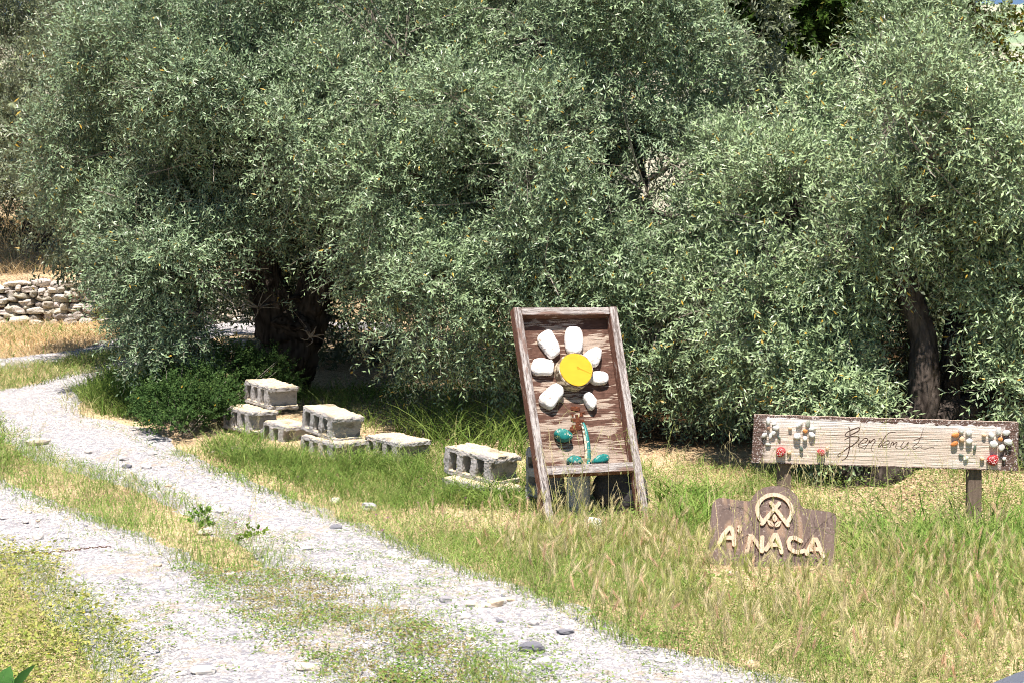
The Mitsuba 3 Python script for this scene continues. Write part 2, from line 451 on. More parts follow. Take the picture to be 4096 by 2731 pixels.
def f_board(p, n, uv):
    u, v, w = B_L(p)
    # paint flaking from the edges of a brown board
    top = 0.1595 - 0.0206 * u          # upper edge of the board
    low = -0.1595 - 0.0206 * u
    rag = 0.020 * fbm(u * 9, v * 9, 2.0) + 0.022 * noise(u * 42, v * 60, 4.0)
    dt, db = top - v, v - low
    dl, dR = u + 0.852, 0.856 - u
    ends = 0.05 + 0.05 * fbm(v * 14, u * 6, 6.0) + 0.045 * noise(u * 60, v * 60, 7.0)
    paint = smoothstep(0, 0.004, dt - 0.006 - rag * (0.45 + 0.55 * smoothstep(-0.6, 0.1, u))) * smoothstep(0, 0.004, db - 0.25 * rag)
    paint = paint * smoothstep(0, 0.05, dl - ends * 0.7 + 0.02 * noise(u * 150, v * 150)) * smoothstep(0, 0.05, dR - ends * 1.0 + 0.02 * noise(u * 150, v * 150, 3.0))
    g = noise(u * 9, v * 190, 1.0)
    beige = mix((0.50, 0.42, 0.35), (0.60, 0.53, 0.46), fbm(u * 4, v * 16, 3.0))
    white = mix(beige, (0.66, 0.63, 0.61), smoothstep(0.10, 0.02, dt + 0.05 * (fbm(u * 5, v * 8, 9.0) - 0.5)))
    pale = mix(white, (0.70, 0.66, 0.62), smoothstep(0.70, 0.80, g) * 0.6)
    # cracks between the strips of wood
    crack = smoothstep(0.0035, 0.0, dr.abs(v - (0.037 - 0.021 * u + 0.008 * (noise(u * 11, 3.0) - 0.5)))) * smoothstep(0.45, 0.6, noise(u * 7, 1.7))
    crack = dr.maximum(crack, smoothstep(0.003, 0.0, dr.abs(v - (-0.057 - 0.021 * u + 0.006 * (noise(u * 13, 8.0) - 0.5)))) * smoothstep(0.5, 0.65, noise(u * 6, 5.7)))
    wood = mix((0.075, 0.045, 0.035), (0.15, 0.10, 0.085), g)
    speck = smoothstep(0.70, 0.76, noise(u * 170, v * 170, 5.0)) * 0.8
    wood = mix(wood, (0.55, 0.52, 0.51), speck)
    front = smoothstep(0.012, 0.0135, w)
    upper = mix((0.42, 0.32, 0.25), (0.50, 0.42, 0.36), g)
    col = mix(wood, pale, paint)
    col = mix(col, (0.10, 0.06, 0.04), crack * 0.75)
    side = mix(wood, upper, smoothstep(0.5, 0.9, n.z))
    return mix(side, col, front)


def f_board_h(p, n, uv):
    u, v, w = B_L(p)
    return noise(u * 9, v * 190, 1.0) + 0.8 * fbm(u * 20, v * 60, 2.0)


scene['m_board'] = bumped(principled(mikit.proc(f_board), 0.75, 0.3), f_board_h, 0.0025, 1e-3)
scene['m_post'] = bumped(principled(mikit.proc(lambda p, n, uv: mix((0.07, 0.05, 0.04), (0.24, 0.19, 0.15), fbm(p.x * 60, p.y * 60, p.z * 5))), 0.9, 0.2), lambda p, n, uv: fbm(p.x * 90, p.y * 90, p.z * 8), 0.006, 1e-3)


def f_plate(p, n, uv):
    u, v, w = S_L(p)
    wood = fbm(u * 60 + 1.5 * noise(v * 3, u * 8), v * 4, 2.0)
    streak = smoothstep(0.60, 0.72, fbm(u * 26, v * 2.5, 6.0)) * smoothstep(0.4, 0.65, noise(v * 11, u * 9))
    base = mix((0.095, 0.068, 0.058), (0.175, 0.13, 0.115), wood)
    base = mix(base, (0.34, 0.235, 0.155), streak * 0.55)
    return mix(base, (0.36, 0.31, 0.28), smoothstep(0.80, 0.88, noise(u * 110, v * 160, 3.0)) * 0.5)


scene['m_plate'] = principled(mikit.proc(f_plate), 0.7, 0.3)


def f_ply_letter(p, n, uv):
    u, v, w = S_L(p)
    g = noise(u * 120, v * 9, 4.0)
    face = mix((0.42, 0.33, 0.24), (0.60, 0.50, 0.38), g)
    edge = mix((0.38, 0.20, 0.09), (0.50, 0.29, 0.14), noise(u * 60, v * 60, w * 500))
    return mix(edge, face, smoothstep(0.6, 0.8, n.y * float(S_M[1, 2]) + n.z * float(S_M[2, 2])))


scene['m_letter'] = principled(mikit.proc(f_ply_letter), 0.7, 0.3)
scene['m_ink'] = principled(rgb(0.07, 0.045, 0.035), 0.9, 0.1)
scene['m_pipe'] = principled(mikit.proc(lambda p, n, uv: mix((0.30, 0.33, 0.35), (0.42, 0.45, 0.46), fbm(p.x * 30, p.y * 30, p.z * 4))), 0.5, 0.4)
scene['m_iron'] = principled(mikit.proc(lambda p, n, uv: mix((0.06, 0.035, 0.025), (0.16, 0.09, 0.06), noise(p.x * 120, p.y * 120, p.z * 120))), 0.8, 0.3)
scene['m_car'] = {'type': 'twosided', 'b': {'type': 'principled', 'base_color': rgb(0.20, 0.225, 0.30), 'metallic': 0.5, 'roughness': 0.35, 'specular': 0.5, 'clearcoat': 0.8, 'clearcoat_gloss': 0.9}}
scene['m_black'] = principled(rgb(0.03, 0.03, 0.032), 0.5, 0.4)
scene['m_rubber'] = principled(rgb(0.035, 0.035, 0.035), 0.85, 0.2)
scene['m_chrome'] = {'type': 'twosided', 'b': {'type': 'roughconductor', 'material': 'Al', 'alpha': 0.15}}
scene['m_glass'] = {'type': 'twosided', 'b': {'type': 'principled', 'base_color': rgb(0.03, 0.04, 0.045), 'roughness': 0.05, 'specular': 0.6}}


def f_hill(p, n, uv):
    a = fbm(p.x * 0.018, p.y * 0.018, 1.0, 4)
    b = noise(p.x * 0.16, p.y * 0.10, 2.0)
    return mix(mix((0.27, 0.26, 0.20), (0.36, 0.34, 0.26), b), mix((0.10, 0.155, 0.10), (0.17, 0.23, 0.14), b), smoothstep(0.40, 0.55, a * 0.6 + b * 0.4))


scene['m_hill'] = principled(mikit.proc(f_hill), 0.95, 0.1)

# ------------------------------------------------------------------ ground, tracks, hill
def axis(lo, hi, a, b, fine, grow=1.13):
    s = list(np.arange(a, b, fine))
    k, x = fine, a
    left = []
    while x > lo:
        k *= grow
        x -= k
        left.append(x)
    k, x = fine, s[-1]
    while x < hi:
        k *= grow
        x += k
        s.append(x)
    return np.array(left[::-1] + s)


def sheet(xs, ys, fn):
    X, Y = np.meshgrid(xs, ys, indexing='ij')
    v = np.stack([X, Y, fn(X, Y)], -1).reshape(-1, 3)
    i, j = np.meshgrid(np.arange(len(xs) - 1), np.arange(len(ys) - 1), indexing='ij')
    k = (i * len(ys) + j).ravel()
    q = np.stack([k, k + len(ys), k + len(ys) + 1, k + 1], 1)
    return v, q


v, q = sheet(axis(-260, 320, -10, 7, 0.085), axis(-60, 330, 4.5, 25, 0.085), H)
add('ground', (v, q), 'm_ground', smooth=True)
tag('ground', kind='structure')

xs, ys = np.arange(-9.0, 3.4, 0.05), np.arange(3.3, 23.4, 0.05)
X, Y = np.meshgrid(xs, ys, indexing='ij')
pts = shapely.points(X.ravel(), Y.ravel())
GRAVELLED = shapely.union_all([TRACKS, MEDIAN.intersection(shapely.box(-3, 3, 3, 7.7))]).buffer(0.02)
shapely.prepare(GRAVELLED)
edge = shapely.distance(GRAVELLED.boundary, pts).reshape(X.shape) * np.where(shapely.contains_xy(GRAVELLED, X, Y), 1, -1)
edge = edge + 0.16 * (meshkit.fbm(np.stack([X, Y, X * 0], -1) * 3.0, 3, 11) - 0.5)
lift = np.clip(0.02 + edge * 0.12, -0.03, 0.014)
Z = H(X, Y) + lift + 0.012 * (meshkit.fbm(np.stack([X, Y, X * 0], -1) * 9, 3, 12) - 0.5) * (lift > 0)
v = np.stack([X, Y, Z], -1).reshape(-1, 3)
i, j = np.meshgrid(np.arange(len(xs) - 1), np.arange(len(ys) - 1), indexing='ij')
k = (i * len(ys) + j).ravel()
q = np.stack([k, k + len(ys), k + len(ys) + 1, k + 1], 1)
keep = edge.ravel()[q].max(1) > -0.30
add('gravel_track', trimesh.Trimesh(v, np.vstack([q[keep][:, [0, 1, 2]], q[keep][:, [0, 2, 3]]]), process=True), 'm_gravel', smooth=True)
tag('gravel_track', kind='structure')

v, q = sheet(np.linspace(-500, 900, 120), np.concatenate([np.linspace(60, 520, 70), np.linspace(540, 1400, 20)]),
             lambda x, y: 2.0 + 0.205 * np.clip(y - 60, 0, 460) * (1 + 0.10 * np.sin(x / 130.0 + 1.0)) - 0.02 * np.clip(y - 520, 0, 2000)
             + 14 * (meshkit.fbm(np.stack([x, y, x * 0], -1) * 0.012, 4, 2) - 0.5) * ss(60, 200, y))
add('hill', (v, q), 'm_hill', smooth=True)
tag('hill', kind='structure')

# ------------------------------------------------------------------ leaves
def kites(base, d, n, length, width, mid=0.45):
    """One leaf per row: a lance shape of two triangles folded a little along its midrib; its upper side faces n."""
    n = nrm(n - d * (n * d).sum(-1, keepdims=True))
    s = np.cross(d, n)
    L, W = length[:, None], width[:, None]
    m = base + d * L * mid
    v = np.stack([base, m + s * W / 2 + n * W * 0.12, base + d * L, m - s * W / 2 + n * W * 0.12], 1)
    k = np.arange(len(base)) * 4
    f = np.concatenate([np.stack([k, k + 1, k + 2], 1), np.stack([k, k + 2, k + 3], 1)])
    # wind so that the front (upper) side is where n points
    a = np.cross(v[:, 1] - v[:, 0], v[:, 2] - v[:, 0])
    if (a * n).sum() < 0:
        f = f[:, ::-1]
    return v.reshape(-1, 3), f


def crown(lobes, n_shoots, gen, per=16, leaf=(0.048, 0.078), width=(0.0125, 0.019), tone=(0.115, 0.15, 0.075), young=(0.20, 0.25, 0.10), yellow=0.010, gap=0.6, length=(0.22, 0.45), droop=0.25, shell=0.45, back=0.3, gapscale=1.1, up=0.4, tufts=1.0, tuft_r=(0.24, 0.46), hollow=()):
    L = np.array(lobes)
    # every mass of foliage is broken up into tufts on its outside, so that light and deep shade alternate
    sub = []
    for c in L:
        nt = max(3, int(tufts * 11 * c[3] ** 1.6)) if tufts else 0
        dirs = nrm(gen.normal(size=(nt, 3)))
        rr = gen.uniform(*tuft_r, nt) * min(1.0, 0.55 + 0.45 * c[3])
        sub += [(*(c[:3] + d * (c[3] * gen.uniform(0.62, 0.98) - 0.3 * q)), q) for d, q in zip(dirs, rr)]
    S = np.array(sub) if sub else L
    N = n_shoots * 7
    w8 = S[:, 3] ** 1.8
    li = gen.choice(len(S), N, p=w8 / w8.sum())
    w = nrm(gen.normal(size=(N, 3)))
    C, R = S[li, :3], S[li, 3]
    r = R * (1 - shell * gen.random(N) ** 1.4 + 0.10) * (0.82 + 0.36 * meshkit.fbm(w * 2.2 + li[:, None] * 3.7, 3, 4))
    p = C + w * r[:, None]
    dist = (np.linalg.norm(p[:, None] - L[None, :, :3], axis=2) / L[None, :, 3]).min(1)
    ok = (dist > 0.55) | (gen.random(N) < 0.12)
    ok &= (w[:, 1] < 0.3) | (gen.random(N) < back)
    ok &= p[:, 2] > H0(p[:, 0], p[:, 1]) + 0.12
    for hx, hy, hz, hr in hollow:
        ok &= (np.linalg.norm(p - [hx, hy, hz], axis=1) > hr) | (gen.random(N) < 0.09)
    k = meshkit.fbm(p * gapscale, 3, 21)
    ok &= gen.random(N) > gap * ss(0.56, 0.40, k)
    idx = np.nonzero(ok)[0][:n_shoots]
    p, w = p[idx], w[idx]
    n = len(p)
    d = nrm(0.75 * w + np.array([0, 0, up]) + 0.45 * gen.normal(size=(n, 3)) - np.array([0, 0, droop * 2]) * ss(0.1, -0.6, w[:, 2])[:, None])
    ln = gen.uniform(*length, n)
    t = (np.arange(per) + 0.5) / per
    sag = np.array([0, 0, -1.0]) * droop
    stem = p[:, None] + (d * ln[:, None])[:, None] * t[None, :, None] + sag * (ln[:, None] * t[None] ** 2)[..., None]
    tang = nrm(d[:, None] + 2 * sag * t[None, :, None])
    ref = nrm(gen.normal(size=(n, 3)))
    a = nrm(np.cross(tang, ref[:, None]))
    b = np.cross(tang, a)
    ph = (np.arange(per) % 2) * np.pi + (np.arange(per) // 2 % 2) * np.pi / 2
    side = a * np.cos(ph)[None, :, None] + b * np.sin(ph)[None, :, None]
    ld = nrm(0.75 * tang + 0.85 * side + 0.22 * gen.normal(size=(n, per, 3)))
    nn = nrm(np.array([0, -0.15, 0.8]) + 0.7 * w[:, None] + 0.5 * gen.normal(size=(n, per, 3)))
    M = n * per
    size = gen.uniform(*leaf, M) * np.tile(np.where(t > 0.85, 0.75, 1.0), n)
    v, f = kites(stem.reshape(-1, 3), ld.reshape(-1, 3), nn.reshape(-1, 3), size, gen.uniform(*width, M))
    shade = gen.uniform(0.8, 1.2, n)[:, None, None] * gen.uniform(0.8, 1.2, (n, per))[..., None]
    yk = np.clip(0.25 * gen.random((n, 1)) + 0.55 * ss(0.5, 1.0, t)[None] * gen.random((n, 1)), 0, 1)[..., None]
    col = (np.array(tone) * (1 - yk) + np.array(young) * yk) * shade
    col = np.where((gen.random((n, per)) < yellow)[..., None], np.array([0.50, 0.34, 0.05]) * gen.uniform(0.7, 1.1, (n, per, 1)), col)
    return (v, f), np.repeat(np.clip(col.reshape(-1, 3), 0, 0.9), 4, axis=0), stem, p, w


def ribbons(paths, rad):
    """Thin three-sided rods along paths (n, k, 3) with radii (n,)."""
    n, k, _ = paths.shape
    d = nrm(np.gradient(paths, axis=1))
    a = nrm(np.cross(d, np.array([0.31, 0.2, 0.93])))
    b = np.cross(d, a)
    ang = np.arange(3) / 3 * 2 * np.pi
    tp = np.linspace(1, 0.35, k)
    v = paths[:, :, None] + (np.cos(ang)[None, None, :, None] * a[:, :, None] + np.sin(ang)[None, None, :, None] * b[:, :, None]) * (rad[:, None] * tp[None])[:, :, None, None]
    base = (np.arange(n) * k * 3)[:, None, None] + (np.arange(k - 1) * 3)[None, :, None]
    e = np.arange(3)[None, None]
    e2 = (e + 1) % 3
    f = np.concatenate([np.stack([base + e, base + e2, base + 3 + e2], -1).reshape(-1, 3), np.stack([base + e, base + 3 + e2, base + 3 + e], -1).reshape(-1, 3)])
    return v.reshape(-1, 3), f


def join(*parts):
    vs, fs, o = [], [], 0
    for v, f in parts:
        vs.append(np.asarray(v))
        fs.append(np.asarray(f) + o)
        o += len(v)
    return np.vstack(vs), np.vstack(fs)


def mesh_arrays(ms):
    return join(*[(m.vertices, m.faces) for m in ms])


def tree(key, lobes, limbs, label, cat, n_shoots, seed, group=None, leafmat='m_olive_leaf', twigs=0.12, nbranch=10, **kw):
    gen = np.random.default_rng(seed)
    k = thing(key)
    tag(k, label, cat, group)
    (v, f), col, stem, p, w = crown(lobes, n_shoots, gen, **kw)
    ends = []
    if limbs:
        ms = []
        for q, (path, big) in enumerate(limbs):
            path = np.array(path)
            ms.append(tube(path[:, :3], path[:, 3], 26 if big else 14, amp=0.42 if big else 0.3, scale=4.0 if big else 7, seed=seed + q, per=0.05, groove=0.16 if big else 0.08))
            ends += [path[m] for m in range(len(path) // 2, len(path))]
    # boughs from the nearest limb to every mass of foliage, then twigs
    L = np.array(lobes)
    E = np.array(ends)[:, :3] if ends else L[:1, :3]
    rods, rad = [], []
    for c in L:
        e = E[np.argmin(np.linalg.norm(E - c[:3], axis=1))]
        mid = (e + c[:3]) / 2 + gen.normal(size=3) * 0.15
        if limbs:
            ms.append(tube([e, mid, c[:3]], [0.05, 0.035, 0.02], 7, amp=0.35, scale=9, seed=seed, per=0.10))
        for _ in range(nbranch):
            d = nrm(gen.normal(size=3) + np.array([0, -0.6, 0.2]))
            a, z = c[:3], c[:3] + d * c[3] * gen.uniform(0.8, 1.12)
            t = np.linspace(0, 1, 6)[:, None]
            rods.append(a + (z - a) * t + np.sin(t * 3.1) * gen.normal(size=3) * 0.09 * c[3])
            rad.append(gen.uniform(0.005, 0.012))
    parts = [ribbons(np.array(rods), np.array(rad))]
    sel = np.nonzero(gen.random(len(p)) < twigs)[0]
    if len(sel):
        s = stem[sel][:, [0, stem.shape[1] // 2, -1]]
        s[:, 0] -= w[sel] * 0.18
        parts.append(ribbons(s, gen.uniform(0.002, 0.0035, len(sel))))
    if limbs:
        add(k + '__trunk', mesh_arrays(ms), 'm_bark', smooth=True)
    add(k + '__branches', join(*parts), 'm_twig')
    tag(k + '__branches', kind='stuff')
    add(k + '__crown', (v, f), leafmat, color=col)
    return k


LOB_A = [(-3.48, 15.2, 4.08, 1.41), (-3.95, 14.9, 3.08, 0.92), (-2.77, 14.6, 3.05, 1.17), (-3.40, 14.4, 2.19, 0.90), (-3.66, 14.2, 1.6, 0.42), (-3.08, 14.0, 1.70, 0.62), (-2.25, 14.3, 2.75, 0.75), (-2.31, 15.8, 4.17, 1.22), (-3.55, 14.0, 1.18, 0.26), (-3.10, 13.9, 1.30, 0.34), (-4.6, 15.8, 4.03, 0.60), (-3.95, 14.6, 2.1, 0.42), (-2.62, 14.5, 1.35, 0.2), (-2.1, 14.6, 1.05, 0.16), (-2.38, 15.0, 3.08, 0.93), (-3.2, 15.8, 5.2, 1.3)]
LOB_B = [(-1.12, 14.8, 3.97, 1.47), (0.33, 14.4, 4.04, 1.52), (1.3, 14.3, 3.6, 1.0), (2.0, 13.7, 2.75, 0.7), (-1.29, 14.1, 2.61, 1.18), (0.02, 13.6, 2.53, 1.35), (1.31, 13.5, 2.44, 1.21), (-1.15, 13.7, 1.65, 0.52), (-0.52, 13.3, 1.41, 0.78), (0.46, 13.1, 1.49, 0.89), (1.45, 12.9, 1.33, 0.88), (2.1, 13.2, 1.98, 0.82), (1.25, 12.8, 0.92, 0.30), (1.76, 12.8, 0.95, 0.30), (-0.11, 13.6, 0.85, 0.38), (-0.95, 13.8, 1.2, 0.36), (-0.74, 13.6, 1.99, 0.93), (0.2, 15.4, 5.2, 1.4)]
LOB_C = [(2.44, 12.9, 2.88, 0.8), (3.36, 12.8, 3.23, 0.91), (3.9, 12.9, 3.05, 0.72), (2.46, 12.0, 1.95, 0.85), (3.47, 12.3, 2.49, 0.8), (4.2, 12.5, 2.15, 0.68), (2.19, 11.7, 1.22, 0.58), (2.56, 11.5, 1.37, 0.36), (2.42, 11.1, 0.79, 0.32), (2.55, 10.9, 0.62, 0.20), (4.18, 12.0, 0.98, 0.33), (3.87, 13.2, 3.8, 0.61), (5.3, 12.8, 1.9, 0.9), (5.12, 12.3, 1.24, 0.84), (1.98, 12.2, 1.43, 0.53), (3.86, 11.8, 0.7, 0.26), (3.1, 10.55, 2.55, 0.52), (3.65, 10.7, 2.5, 0.45), (3.0, 10.8, 2.1, 0.22), (3.85, 10.85, 1.55, 0.28), (3.8, 11.0, 2.6, 0.50), (4.35, 11.2, 2.4, 0.45), (2.55, 10.9, 1.85, 0.30), (3.75, 10.75, 0.85, 0.16), (4.25, 10.9, 1.2, 0.25)]
LOB_D = [(-8.55, 24.5, 5.19, 1.44), (-8.95, 23.8, 3.68, 0.95), (-8.54, 27.0, 3.4, 1.0), (-10.42, 25.0, 5.04, 2.17), (-9.63, 27.0, 2.9, 0.75), (-7.86, 26.0, 6.52, 1.05), (-7.3, 27.5, 4.6, 1.3)]
LOB_E = [(3.67, 22.0, 5.83, 0.82), (4.76, 23.0, 5.54, 1.07), (5.29, 22.0, 5.97, 0.89), (4.4, 22.0, 6.77, 1.5), (3.27, 23.0, 6.58, 1.14)]
LOB_F = [(5.21, 18.0, 5.07, 0.67), (5.71, 18.0, 4.47, 0.61), (6.32, 18.5, 4.94, 0.34), (6.22, 17.5, 3.32, 0.32), (5.09, 18.0, 5.73, 1.0), (5.87, 17.6, 3.87, 0.44)]
LOB_G = [(-4.25, 19.0, 3.35, 2.3), (-2.3, 19.0, 3.64, 2.3), (-2.15, 18.5, 1.6, 0.97)]
LOB_I = [(0.0, 18.5, 3.31, 2.5), (2.2, 18.0, 3.2, 2.1), (2.68, 16.5, 1.2, 0.82), (0.8, 17.2, 1.5, 1.1)]
LOB_J = [(4.2, 16.5, 2.2, 1.6), (5.7, 16.5, 1.7, 1.2), (4.2, 15.6, 1.2, 0.9)]

tree('olive_tree', LOB_A, [([[-2.62, 15.6, 0.15, 0.47], [-2.6, 15.6, 0.35, 0.40], [-2.55, 15.6, 0.59, 0.34], [-2.45, 15.5, 0.94, 0.36], [-2.39, 15.4, 1.27, 0.40]], True),
                           ([[-2.51, 15.4, 1.0, 0.26], [-2.68, 15.3, 1.61, 0.22], [-2.89, 15.2, 2.31, 0.18], [-3.16, 15.2, 3.1, 0.12]], True),
                           ([[-2.32, 15.4, 1.0, 0.26], [-2.12, 15.4, 1.65, 0.22], [-1.83, 15.4, 2.41, 0.17], [-1.5, 15.4, 3.17, 0.12]], True)],
     'large grey-green olive tree with a thick dark trunk right behind the stacked concrete blocks', 'tree', 19000, 1, tone=(0.135, 0.205, 0.12), young=(0.25, 0.37, 0.17), gap=0.8, hollow=[(-2.3, 14.3, 1.35, 0.75), (-2.4, 14.9, 1.25, 0.8), (-2.15, 13.7, 1.2, 0.55), (-2.45, 15.5, 1.0, 0.9), (-2.5, 14.6, 0.8, 0.6)])
tree('olive_tree', LOB_B, [([[0.45, 15.3, 0.15, 0.34], [0.4, 15.2, 0.7, 0.28], [0.3, 15.0, 1.3, 0.24]], True), ([[0.3, 15.0, 1.2, 0.18], [0.0, 14.6, 2.2, 0.13], [-0.5, 14.5, 3.2, 0.09]], False),
                           ([[0.3, 15.0, 1.2, 0.18], [0.7, 14.6, 2.2, 0.13], [1.2, 14.5, 3.2, 0.09]], False)],
     'middle olive tree with a broad crown hanging low behind the flower board', 'tree', 24000, 2, tone=(0.17, 0.25, 0.145), young=(0.31, 0.44, 0.20), gap=0.75, hollow=[(-2.15, 13.7, 1.2, 0.6), (-2.3, 14.5, 1.3, 0.7)])
tree('olive_tree', LOB_C, [([[2.76, 10.75, -0.12, 0.40], [2.79, 10.75, 0.08, 0.31], [2.87, 10.8, 0.31, 0.26], [3.01, 10.85, 0.54, 0.24]], True),
                           ([[3.02, 10.85, 0.40, 0.18], [3.21, 10.9, 0.77, 0.13], [3.22, 10.95, 1.11, 0.12], [3.13, 11.0, 1.48, 0.11], [3.0, 11.05, 1.84, 0.09], [2.88, 11.3, 2.2, 0.05]], True),
                           ([[3.03, 10.85, 0.36, 0.18], [3.41, 10.95, 0.57, 0.14], [3.8, 11.1, 0.69, 0.13], [4.36, 11.3, 0.85, 0.12], [4.97, 11.6, 1.22, 0.10]], True),
                           ([[3.38, 10.97, 0.55, 0.12], [3.47, 11.1, 0.93, 0.10], [3.53, 11.2, 1.24, 0.09], [3.79, 11.4, 1.48, 0.08], [4.28, 11.6, 1.6, 0.07], [4.83, 11.8, 1.8, 0.06]], False),
                           ([[2.87, 10.8, 0.31, 0.18], [2.71, 11.0, 0.56, 0.12], [2.54, 11.3, 0.92, 0.10], [2.31, 11.6, 1.44, 0.08], [2.13, 12.0, 1.95, 0.06]], False)],
     'pale olive tree with a forked leaning trunk behind the long painted welcome board', 'tree', 18500, 3, tone=(0.205, 0.295, 0.16), young=(0.36, 0.49, 0.22), gap=0.68, hollow=[(3.15, 10.8, 1.2, 0.40), (3.05, 10.9, 1.55, 0.28), (3.05, 10.3, 1.2, 0.34), (3.45, 10.9, 0.95, 0.30), (3.3, 10.5, 0.75, 0.35)], yellow=0.016)
tree('olive_tree', LOB_D, [([[-8.9, 26.5, 2.1, 0.3], [-8.8, 26.2, 3.2, 0.24], [-8.6, 25.6, 4.4, 0.18]], True)],
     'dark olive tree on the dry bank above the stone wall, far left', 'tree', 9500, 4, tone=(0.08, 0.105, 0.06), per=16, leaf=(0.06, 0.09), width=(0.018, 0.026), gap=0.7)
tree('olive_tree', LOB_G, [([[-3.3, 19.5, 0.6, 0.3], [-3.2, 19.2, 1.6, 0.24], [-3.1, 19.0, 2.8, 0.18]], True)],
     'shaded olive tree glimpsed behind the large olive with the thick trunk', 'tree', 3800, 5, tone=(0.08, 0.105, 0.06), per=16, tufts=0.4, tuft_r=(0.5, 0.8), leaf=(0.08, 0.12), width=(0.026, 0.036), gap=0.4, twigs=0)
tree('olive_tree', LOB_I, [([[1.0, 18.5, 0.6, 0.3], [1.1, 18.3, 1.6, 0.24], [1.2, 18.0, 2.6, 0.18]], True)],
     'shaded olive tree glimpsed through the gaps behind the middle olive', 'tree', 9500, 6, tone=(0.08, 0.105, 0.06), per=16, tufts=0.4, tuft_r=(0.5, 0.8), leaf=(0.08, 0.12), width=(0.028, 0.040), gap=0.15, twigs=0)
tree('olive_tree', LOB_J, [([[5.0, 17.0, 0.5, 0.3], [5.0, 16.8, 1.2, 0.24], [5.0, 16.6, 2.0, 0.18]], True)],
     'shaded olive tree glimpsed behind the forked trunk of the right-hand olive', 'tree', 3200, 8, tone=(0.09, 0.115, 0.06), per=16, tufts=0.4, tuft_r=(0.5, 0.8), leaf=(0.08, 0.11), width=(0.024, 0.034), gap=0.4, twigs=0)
tree('broadleaf_tree', LOB_E, [([[4.4, 23.0, 0.8, 0.3], [4.4, 23.0, 3.0, 0.24], [4.4, 22.6, 5.4, 0.16], [4.4, 22.4, 6.6, 0.1]], False)],
     'tall dark green broadleaf tree against the blue sky, behind the dip between the olives', 'tree', 3600, 9, leafmat='m_leaf', tone=(0.03, 0.065, 0.015), young=(0.10, 0.17, 0.03), per=12, leaf=(0.08, 0.13), width=(0.05, 0.08), gap=0.75, yellow=0, gapscale=1.3)
tree('broadleaf_tree', LOB_F, [([[5.4, 18.6, 0.8, 0.16], [5.4, 18.5, 2.4, 0.12], [5.4, 18.3, 4.2, 0.07]], False)],
     'yellow-green broadleaf tree rising behind the right-hand olive, against the hill', 'tree', 1500, 10, leafmat='m_leaf', tone=(0.07, 0.11, 0.02), young=(0.22, 0.20, 0.05), per=12, leaf=(0.05, 0.08), width=(0.032, 0.05), gap=0.8, yellow=0.05, gapscale=1.8)

# ------------------------------------------------------------------ dry stone wall
gen = np.random.default_rng(31)
tag('dry_stone_wall', 'low dry stone wall of rough grey stones holding up the dry bank at far left', 'wall')
labels['dry_stone_wall']
x0, x1 = -11.0, -3.2
cv = []
for x in np.linspace(x0, x1, 40):
    y = wall_y(x)
    zb, zt = float(H0(x, y - 0.3)) - 0.1, float(H0(x, y - 0.3)) + 0.60
    cv += [(x, y - 0.05, zb), (x, y - 0.02, zt), (x, y + 0.45, zt), (x, y + 0.45, zb)]
cv = np.array(cv)
cf = []
for i in range(39):
    for j in range(4):
        a, b = i * 4 + j, i * 4 + (j + 1) % 4
        cf += [(a, b, b + 4), (a, b + 4, a + 4)]
add('dry_stone_wall__core', (cv, np.array(cf)), 'm_iron')
labels['dry_stone_wall__core'] = {'label': 'dark earth and rubble filling behind the wall stones'}
for row in range(8):
    x = x0 + gen.uniform(0, 0.2)
    while x < x1:
        w = gen.uniform(0.09, 0.29) * (1.1 if row in (0, 7) else 0.95)
        h = gen.uniform(0.075, 0.12)
        if row == 7:
            h, w = gen.uniform(0.08, 0.12), w * 1.25
        xc = x + w / 2
        y = wall_y(xc)
        z = float(H0(xc, y - 0.3)) + 0.02 + row * 0.087 + gen.normal() * 0.018
        m = rock((w * 0.53, gen.uniform(0.13, 0.2), h * 0.55), seed=int(gen.integers(1e6)), sub=2 if xc > -9.5 else 1, rough=0.32, square=0.35)
        m.apply_transform(trimesh.transformations.euler_matrix(gen.normal() * 0.10, gen.normal() * 0.14, gen.normal() * 0.25))
        m.apply_translation((xc, y + 0.02 - gen.uniform(0, 0.10), z + h / 2))
        g = gen.uniform(0.26, 0.52)
        c = np.array([g, g * gen.uniform(0.90, 0.97), g * gen.uniform(0.76, 0.9)]) * (1.15 if row == 7 else 1)
        add('dry_stone_wall__stone', m, 'm_stone', smooth=False, color=np.tile(c, (len(m.vertices), 1)))
        x += w + gen.uniform(0.0, 0.03)

